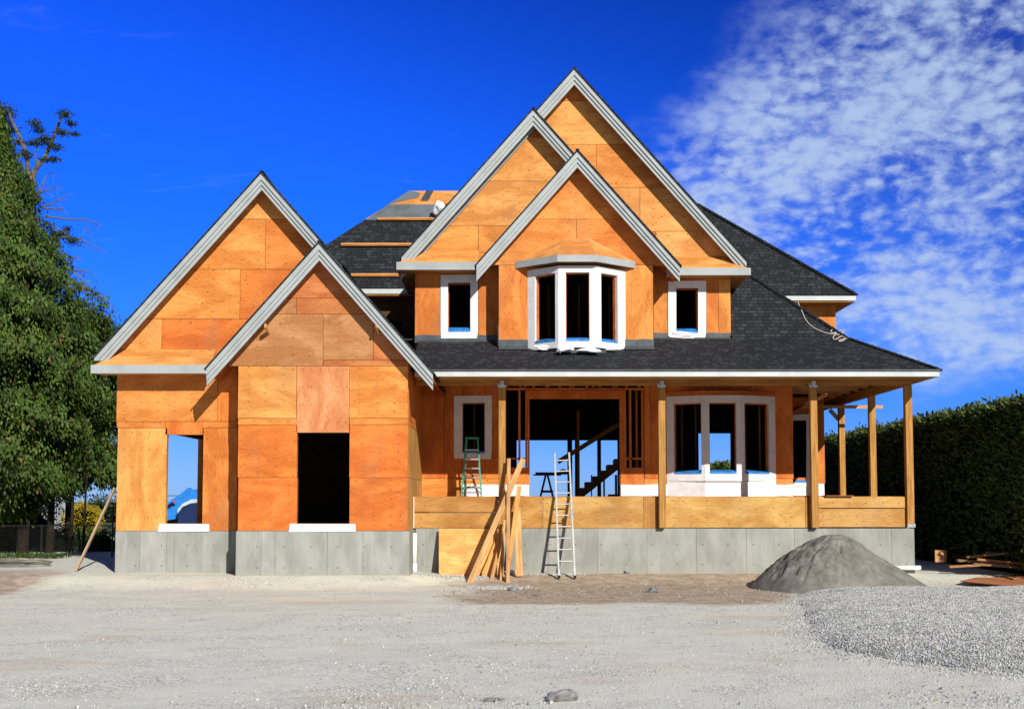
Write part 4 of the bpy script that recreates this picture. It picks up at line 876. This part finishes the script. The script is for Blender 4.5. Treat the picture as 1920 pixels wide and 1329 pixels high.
hedge('clipped_hedge', HX, HX+2.2, HY0, HY1, HZ, 80000, 3, 'tall clipped evergreen hedge in deep shade running back along the right side of the house')
hedge('far_hedge', 10.4, 11.9, 60, 62, 3.3, 9000, 8, 'far green shrubbery seen low through the middle pane of the porch bay window', 1.3, 1.8)
# ------------------------------------------------------------------ left background
fz = P(0, 985, 34).z
fence = empty('chain_link_fence', (-13, 34, 0), 'black chain-link fence with thin posts under the left conifers', 'fence')
fx0, fx1 = -19.5, P(211, 1000, 34).x
mb = MB(); mb.tube([(fx0, 34, fz), (fx1, 34, fz)], .018, 6); mb.build('top_rail', 'black_paint', fence)
for x_ in [fx1-i*2.05 for i in range(4)]: MB().tube([(x_, 34, -.3), (x_, 34, fz+(.5 if x_ == fx1 else .03))], .026, 8).build('post', 'black_paint', fence)
mb = MB(); k_ = 0
x_ = fx0-1
while x_ < fx1:
    for sg in (1, -1):
        xa_, xb_ = (x_, x_+1.05) if sg > 0 else (x_+1.05, x_); za_, zb2 = -.1, fz
        pa, pb = [xa_, za_], [xb_, zb2]
        if max(pa[0], pb[0]) > fx1 or min(pa[0], pb[0]) < fx0: continue
        mb.beam((pa[0], 34, pa[1]), (pb[0], 34, pb[1]), .005, .005)
    x_ += .075
mb.build('mesh', 'black_paint', fence)
def shrub(name, c0, rad, n, col, seed, label, size=(.05, .12), group=None, cat='shrub'):
    r = np.random.default_rng(seed); root = empty(name, (c0[0], c0[1], 0), label, cat, group)
    d_ = r.normal(0, 1, (n, 3)); d_ /= np.linalg.norm(d_, axis=1, keepdims=True)
    lump = 1+.14*np.sin(d_[:, 0]*7+seed)+.12*np.sin(d_[:, 2]*9+d_[:, 1]*6)
    pos = np.array(c0)+d_*np.array(rad)*(lump*r.uniform(.82, 1.05, n))[:, None]
    v, f, c_ = kites(pos, d_+r.normal(0, .6, (n, 3)), r.normal(0, 1, (n, 3)), r.uniform(*size, n), r.uniform(*size, n)*.3, np.array([col])*r.uniform(.55, 1.4, (n, 1)))
    npmesh('foliage', 'leaf', v, f, c_, root)
    b_ = blob('shade_core', c0, [q_*.8 for q_ in rad], 'foliage_core', seed, root, 3, .1); return root  # black blob core painted as the shade inside the shrub
q = P(154, 972, 60); shrub('yellow_bush', (q.x, 60, q.z-.05), (.86, .8, .78), 6000, (.42, .32, .015), 2, 'round bright yellow bush behind the fence', (.05, .1))
q = P(178, 1015, 38); shrub('dark_shrub', (q.x, 38, .1), (1.1, .6, .6), 5000, (.05, .09, .015), 4, 'dark green shrub showing through the fence right beside the garage corner')
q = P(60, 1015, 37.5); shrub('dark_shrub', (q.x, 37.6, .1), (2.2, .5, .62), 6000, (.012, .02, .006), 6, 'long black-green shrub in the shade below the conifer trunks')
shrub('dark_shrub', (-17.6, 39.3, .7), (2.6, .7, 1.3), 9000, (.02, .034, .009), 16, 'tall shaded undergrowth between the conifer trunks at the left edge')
q = P(200, 955, 90); shrub('distant_shrub', (q.x, 90, .4), (2.6, 2, 1.4), 2500, (.04, .07, .03), 9, 'far green treetops just left of the garage corner', (.15, .3))
n = 1300; x = rng.uniform(-18.5, -12.6, n); y = rng.normal(33.2, .35, n); v, f, c_ = kites(np.stack([x, y, gh(x, y)], 1), rng.normal(0, .4, (n, 3))+[0, 0, 1], rng.normal(0, 1, (n, 3)), rng.uniform(.06, .22, n), rng.uniform(.01, .03, n), np.array([[.045, .075, .015]])*rng.uniform(.4, 1.4, (n, 1)))
tag(npmesh('grass', 'leaf', v, f, c_), 'rough weeds and grass along the foot of the fence', 'grass', kind='stuff')
# metal barn
barn = empty('metal_barn', (-27, 62, 0), 'pale ribbed metal barn half hidden behind the left conifer trunks', 'barn')
bx1 = P(136, 950, 71).x; mb = MB()
for i in range(39):
    y_ = 60+i*.28; mb.box(bx1-.1, bx1, y_, y_+.22, 0, 3.3); mb.box(bx1-.1, bx1-.04, y_+.22, y_+.28, 0, 3.3)
mb.box(bx1-12, bx1-.101, 60, 60.1, 0, 3.3); mb.build('wall', 'barn_metal', barn)
mb = MB(); mb.prism([(bx1+.2, 59.8, 3.22), (bx1+.2, 59.8, 3.32), (bx1-6, 59.8, 5.0), (bx1-12.2, 59.8, 3.32), (bx1-12.2, 59.8, 3.22), (bx1-6, 59.8, 4.9)], (0, 11.4, 0)); mb.build('roof', 'barn_metal', barn)
# blue machine behind the garage
YM = 50
bm_ = empty('blue_machine', (P(350, 950, YM).x, YM, 0), 'bright blue site machine with sloping arm and navy body seen through the left garage opening', 'machine')
mb = MB(); pts = [(306, 966), (306, 948), (348, 918), (352, 914), (356, 918), (359, 917), (384, 917), (384, 946), (345, 946), (331, 972), (314, 975)]
mb.prism([P(a, b_, YM) for a, b_ in pts], (0, .5, 0)); mb.build('arm', 'blue_paint', bm_)
mb = MB(); pts = [(333, 990), (333, 958), (342, 948), (358, 943), (390, 941), (390, 990)]
mb.prism([P(a, b_, YM-.4) for a, b_ in pts], (0, .9, 0)); mb.build('body', 'navy_paint', bm_, bevel=.03)
mb = MB(); pts = [(333, 962), (333, 955), (342, 944), (358, 936), (390, 933), (390, 940), (358, 943), (342, 950)]
mb.prism([P(a, b_, YM-.45) for a, b_ in pts], (0, .06, 0)); mb.build('rim', 'pale_rim', bm_)
mb = MB(); mb.tube([P(312, 950, YM-.2), P(324, 942, YM-.2)], .04); mb.build('hose', 'black_paint', bm_); blob('lamp', P(327, 941, YM-.2), (.07, .05, .05), 'red_plastic', 3, bm_, 2, .1)
MB().box(P(300, 980, 51).x, P(390, 980, 51).x, 50.6, 52, -.4, P(0, 967, 51).z).build('chassis', 'black_paint', bm_)
mb = MB(); mb.tube([(-40, 70, P(0, 929, 70).z), (-9, 70, P(0, 929, 70).z)], .02, 5); tag(mb.build('power_line', 'black_paint'), 'thin black power line crossing the sky behind the garage opening', 'cable')
# ------------------------------------------------------------------ props
AL = 'aluminium'
# extension ladder leaning on the deck edge
f0 = P(1048, 1079, 27.32); f1 = P(1078, 1078, 27.32); f0.z = f1.z = -.13
tl = P(1040, 850, 28.62); tr_ = P(1067, 849, 28.62)
lad = empty('straight_ladder', ((f0.x+f1.x)/2, 27.32, f0.z), 'silver aluminium straight ladder leaning against the porch deck edge', 'ladder')
d0 = tl-f0; d1 = tr_-f1
for a, d_ in ((f0, d0), (f1, d1)):
    MB().beam(a, a+d_, .04, .08, side=(1, 0, 0)).build('rail', AL, lad); MB().box(a.x-.03, a.x+.03, a.y-.05, a.y+.05, a.z-.02, a.z+.05).build('foot', 'black_paint', lad)
for k_ in range(10):
    u_ = .125+k_*.0905
    if u_ < .99: MB().tube([f0+d0*u_, f1+d1*u_], .017, 8).build('rung', AL, lad)
mb = MB(); a = f1+d1*.5; mb.box(a.x-.04, a.x+.03, a.y-.07, a.y-.035, a.z-.13, a.z+.1); mb.build('rung_lock', AL, lad)
# green step ladder on the porch
YS = 30.0; sl_ = empty('step_ladder', (P(884, 930, YS).x, YS, DECK), 'green fibreglass step ladder standing open on the porch below the narrow window', 'ladder')
L0, L1 = P(865, 929, YS), P(903, 929, YS); T0, T1 = P(874, 823, YS+.28), P(896, 823, YS+.28); L0.z = L1.z = DECK+.01
B0 = Vector((L0.x+.03, YS+.85, DECK+.01)); B1 = Vector((L1.x-.03, YS+.85, DECK+.01)); U0 = T0+Vector((.02, .12, -.02)); U1 = T1+Vector((-.02, .12, -.02))
for a, b_ in ((L0, T0), (L1, T1)): MB().beam(a, b_, .03, .08, side=(1, 0, 0)).build('front_rail', 'green_fibreglass', sl_)
for a, b_ in ((B0, U0), (B1, U1)): MB().beam(a, b_, .025, .05, side=(1, 0, 0)).build('rear_rail', 'green_fibreglass', sl_)
for k_ in range(1, 6):
    u_ = k_/6.2; a = L0.lerp(T0, u_); b_ = L1.lerp(T1, u_); MB().box(a.x, b_.x, a.y-.045, a.y+.045, a.z-.015, a.z+.015).build('step', AL, sl_)
for a, b_ in ((L0.lerp(T0, .03), L0.lerp(L1, .42)+Vector((0, 0, .27))), (L1.lerp(T1, .03), L0.lerp(L1, .58)+Vector((0, 0, .27)))): MB().beam(a, b_, .02, .02).build('brace', 'black_paint', sl_)
mb = MB(); mb.box(T0.x-.03, T1.x+.03, YS+.2, YS+.42, T0.z, T0.z+.05); mb.build('top_cap', 'green_fibreglass', sl_, bevel=.01)
for k_ in range(3): a = B0.lerp(U0, .15+k_*.25); b_ = B1.lerp(U1, .15+k_*.25); MB().tube([a, b_], .012, 6).build('rear_brace', AL, sl_)
# leaning boards ---------------------------------------------------
def board(px0, py0, Y0, px1, py1, Y1, w, th, col, name, label, group=None, side=(1, 0, 0), cat='board'):
    a = P(px0, py0, Y0); b_ = P(px1, py1, Y1); o = MB().beam(a, b_, w, th, col, side=side).build(name, 'lumber', None, bevel=.003)
    return tag(o, label, cat, group)
g_ = 'loose boards leaning on the porch'
board(880, 1094, 26.85, 981, 860, 28.12, .13, .035, LW, 'leaning_board', 'longest board slanting up right from the ground across the first porch post', g_)
board(920, 1093, 27.25, 945, 990, 28.1, .085, .035, (.5, .3, .14), 'leaning_board', 'short brownish board leaning between the long slanting board and the upright board', g_)
board(939, 1096, 27.1, 946, 975, 27.95, .06, .035, LW, 'leaning_board', 'narrow short board just left of the upright board', g_)
board(952, 1095, 26.9, 954, 860, 27.95, .085, .05, (.5, .29, .14), 'leaning_board', 'nearly upright greyish board in front of the first porch post', g_)
board(949, 1092, 27.15, 974, 911, 28.0, .10, .035, Y1, 'leaning_board', 'pale yellow board emerging behind the right side of the upright board', g_)
board(974, 1080, 27.5, 970, 951, 28.1, .16, .038, (.62, .37, .17), 'leaning_board', 'wide short knotty plank standing apart, right of the other leaning boards', g_)
board(905, 1075, 27.55, 936, 998, 28.05, .05, .03, (.6, .36, .13), 'leaning_board', 'thin short stick leaning over the plywood sheet behind the longest board', g_)
a = P(823, 1078, 27.72); b_ = P(823, 991, 28.13); c_ = P(946, 991, 28.13); d_ = P(944, 1079, 27.72)
tag(MB().prism([a, d_, c_, b_], (0, .018, .006), (.8, .42, .14), 'h').build('plywood_sheet', 'ply'), 'pale plywood sheet leaning against the porch foundation behind the boards', 'plywood')
# brace board leaning on left corner of the garage
fb = onground(142, 1071); tb = P(215, 915, GL+.35)
tag(MB().beam(fb, tb, .1, .045, (.4, .31, .22), side=(0, 1, 0)).build('brace_board', 'lumber', None, bevel=.003), 'weathered brown board leaning against the left corner of the garage', 'board')
q = onground(230, 1069); tag(MB().beam((q.x-.22, q.y, q.z+.02), (q.x+.22, q.y-.05, q.z+.025), .09, .03, (.6, .4, .22)).build('wood_offcut', 'lumber'), 'short pale wood offcut lying on the gravel at the left garage corner', 'offcut')
q = GP(1856, 1218, .06); zg = float(gravh(np.array(q.x), np.array(q.y)))+.02
tag(MB().beam((q.x-.08, q.y, zg), (q.x+.08, q.y-.02, zg+.01), .03, .014, (.55, .4, .24)).build('wood_offcut', 'lumber'), 'thin pale wood sliver lying on the gravel heap', 'offcut')
# pipes
a = P(777, 998, PF-.42); x_ = a.x; Yp = PF-.14
Yp = PF-.45; pipe = empty('drain_pipe', (x_, Yp, 0), 'white plastic drain pipe standing in the corner of the foundation', 'pipe')
x_ = P(777, 1000, Yp).x; zt3 = P(0, 999, Yp).z
MB().tube([(x_, Yp, P(0, 1062, Yp).z), (x_, Yp, zt3)], .062, 16).build('riser', 'white_plastic', pipe, True)
MB().tube([(x_, Yp, P(0, 1072, Yp).z-.1), (x_, Yp, P(0, 1056, Yp).z)], .068, 16).build('coupling', 'white_plastic', pipe, True)
q = onground(767, 1080, .02); p2 = empty('pipe_elbow', q, 'white pipe stub lying on the gravel at the foot of the drain pipe', 'pipe')
MB().tube([(q.x-.25, q.y, q.z+.0), (q.x+.1, q.y, q.z+.02)], .05, 14).build('stub', 'white_plastic', p2, True)
MB().tube([(q.x-.17, q.y, q.z+.0), (q.x-.07, q.y, q.z+.01)], .062, 14).build('collar', 'white_plastic', p2, True)
q = P(1710, 1064, PF-.15); tag(MB().tube([(q.x-.45, q.y, q.z), (q.x+.2, q.y, q.z)], .055, 14).build('footing_pipe', 'white_plastic', None, True), 'white pipe lying along the right corner of the porch foundation behind the sand pile', 'pipe')
q = P(955, 1068, PF-.25); tag(blob('white_rag', (q.x+.05, q.y, q.z-.05), (.12, .08, .06), 'house_wrap', 8), 'small white rag between the leaning boards at the foundation', 'rag')
# rope on the porch roof
def onporch(px, py, lift=.03):
    if py > 635:
        n_ = Vector((0, -SLP, 1)); z0, y0 = z_e, EV
    else:
        n_ = Vector((0, -sk, 1)); z0, y0 = z_k, kn_y
    d_ = P(px, py, 30)-Vector((0, 0, CZ)); o_ = Vector((0, 0, CZ)); p0 = Vector((0, y0, z0+lift))
    return o_+d_*((p0-o_).dot(n_)/d_.dot(n_))
path = [(1496, 566), (1499, 575), (1505, 585), (1508, 596), (1513, 603), (1521, 612), (1532, 618), (1545, 623), (1558, 627), (1570, 622), (1562, 617), (1555, 621), (1566, 628), (1578, 627), (1583, 621), (1574, 618), (1562, 630), (1561, 637), (1570, 636), (1577, 628), (1586, 634), (1580, 640), (1568, 640), (1578, 636), (1592, 634)]
pts = [onporch(a, b_) for a, b_ in path]
cu = bpy.data.curves.new('rope', 'CURVE'); cu.dimensions = '3D'; cu.bevel_depth = .014; cu.bevel_resolution = 2; spn = cu.splines.new('NURBS'); spn.points.add(len(pts)-1); spn.use_endpoint_u = True; spn.order_u = 4
for i, p_ in enumerate(pts): spn.points[i].co = (*p_, 1)
ro = bpy.data.objects.new('rope', cu); C.objects.link(ro); bpy.context.view_layer.update()
me = bpy.data.meshes.new_from_object(ro); bpy.data.objects.remove(ro); me.materials.clear(); me.materials.append(M['rope']); ro = bpy.data.objects.new('rope', me); C.objects.link(ro)
tag(ro, 'pale safety rope trailing down and coiled near the right hip of the porch roof', 'rope')
# saw stand inside
YW = 35.0; ss = empty('saw_stand', (P(1025, 930, YW).x, YW, DECK), 'dark folding saw stand silhouetted in the entrance opening', 'saw stand')
a = P(1000, 891, YW); b_ = P(1052, 889, YW); mb = MB(); mb.box(a.x, b_.x, YW-.1, YW+.3, a.z, a.z+.03); a2 = P(1004, 887, YW); mb.box(a2.x, b_.x+.2, YW-.05, YW+.2, a.z+.031, a2.z+.03); mb.build('table', 'black_paint', ss)
for x0_, x1_ in ((1023, 1013), (1027, 1037)):
    for dy_ in (0, .3): p0 = P(x0_, 893, YW+dy_*.3); p1 = P(x1_, 930, YW+dy_); p0.z = a.z-.002; p1.z = DECK; MB().beam(p0, p1, .04, .06, side=(0, 1, 0)).build('leg', 'black_paint', ss)
p0 = P(1014, 921, YW-.02); p1 = P(1037, 921, YW-.02); MB().beam(p0, p1, .1, .07, side=(0, 1, 0)).build('shelf', 'black_paint', ss)
sw = P(1056, 885, YW); s2 = empty('circular_saw', (sw.x, YW, sw.z), 'dark rounded power saw on the right end of the saw stand', 'saw')
mb = MB(); prv = []
for i in range(13): an = math.pi*i/12; prv.append((sw.x+.13*math.cos(an), YW, sw.z+.12*math.sin(an)-.02))
mb.prism(prv, (0, .05, 0)); mb.build('blade_guard', 'black_paint', s2); MB().tube([(sw.x-.05, YW+.055, sw.z+.03), (sw.x-.05, YW+.2, sw.z+.03)], .05).build('motor', 'black_paint', s2)
# scrap lumber by the hedge
R1 = 'scrap lumber beside the hedge'
def scrap(px0, py0, Y0, px1, py1, Y1_, w, th, col, label, nm='scrap_plank'):
    a = P(px0, py0, Y0); b_ = P(px1, py1, Y1_); return tag(MB().beam(a, b_, w, th, col).build(nm, 'lumber', None, bevel=.003), label, 'plank', R1)
scrap(1795, 1050, 28.6, 1960, 1060, 28.2, .3, .06, (.33, .19, .1), 'wide brown plank at the back of the scrap pile beside the hedge')
scrap(1780, 1062, 28.2, 1900, 1056, 27.9, .16, .05, (.45, .26, .13), 'pale plank end sticking out at the left of the scrap pile by the hedge')
scrap(1812, 1044, 28.5, 1960, 1030, 28.2, .24, .05, (.42, .22, .1), 'top plank of the scrap pile by the hedge, sloping up to the right edge')
scrap(1832, 1048, 28.0, 1960, 1060, 27.6, .2, .05, (.5, .22, .09), 'reddish plank crossing the middle of the scrap pile by the hedge')
scrap(1825, 1057, 27.8, 1950, 1066, 27.6, .15, .05, (.3, .2, .12), 'lowest narrow plank of the scrap pile by the hedge')
scrap(1850, 1036, 28.9, 1965, 1046, 28.7, .15, .05, (.35, .2, .1), 'rear brown plank of the scrap pile by the hedge')
for i, (pts, lab, cc_, dz) in enumerate((([(1800, 1084), (1860, 1071), (1960, 1080), (1950, 1095), (1890, 1093)], 'large orange plywood offcut lying flat on the ground behind the gravel heap', (.5, .22, .1), 0), ([(1862, 1071), (1905, 1068), (1935, 1076), (1900, 1082)], 'smaller orange plywood offcut lying on top of the larger one by the hedge', (.42, .2, .09), .03))):
    q_ = [GP(a, b_+(6 if i == 0 else 4), -.16+dz) for a, b_ in pts]; zq = 0.
    tag(MB().prism([(p_.x, p_.y, p_.z+zq) for j_, p_ in enumerate(q_)], (0, 0, .018), cc_).build('plywood_offcut', 'ply'), lab, 'plywood')
q = P(1762, 1052, 29.2); mb = MB(); mb.box(q.x-.11, q.x+.11, 29.2, 29.24, q.z-.02, q.z+.28, (.5, .27, .13), 'v'); mb.box(q.x+.112, q.x+.18, 29.22, 29.3, q.z-.02, q.z+.27, (.4, .2, .1), 'v')
tag(mb.build('wood_block', 'lumber'), 'upright wooden block with a dark hole standing in the shade by the hedge', 'block'); 
hb = tag(bpy.data.objects['wood_block'])
MB().tube([(q.x, 29.19, q.z+.2), (q.x, 29.199, q.z+.2)], .022, 10).build('hole', 'black_paint', hb)
# rocks
for px, py, sz_, lab in ((1052, 1312, (.135, .1, .075), 'dark blue-grey rock in the gravel at the bottom centre of the photo'), (922, 1313, (.09, .05, .02), 'flat dark slate chip left of the big rock at the bottom of the photo'), (965, 1107, (.13, .07, .07), 'grey rubble chunk in the soil in front of the leaning boards'), (1003, 1117, (.08, .05, .03), 'smaller rubble flake right of the chunk in front of the leaning boards'), (1222, 1110, (.15, .1, .08), 'small dark lump of soil between the ladder and the sand pile'), (1175, 1075, (.1, .07, .05), 'tan stone beside the porch foundation right of the ladder'), (20, 1062, (1.1, .5, .16), 'low dark mound of sand at the far left below the fence')):
    q = onground(px, py); tag(blob('rock' if px != 20 else 'sand_mound', (q.x, q.y, q.z+sz_[2]*.35), sz_, 'rock' if px != 20 else 'sand', px, None, 3, .3), lab, 'rock' if px != 20 else 'mound')
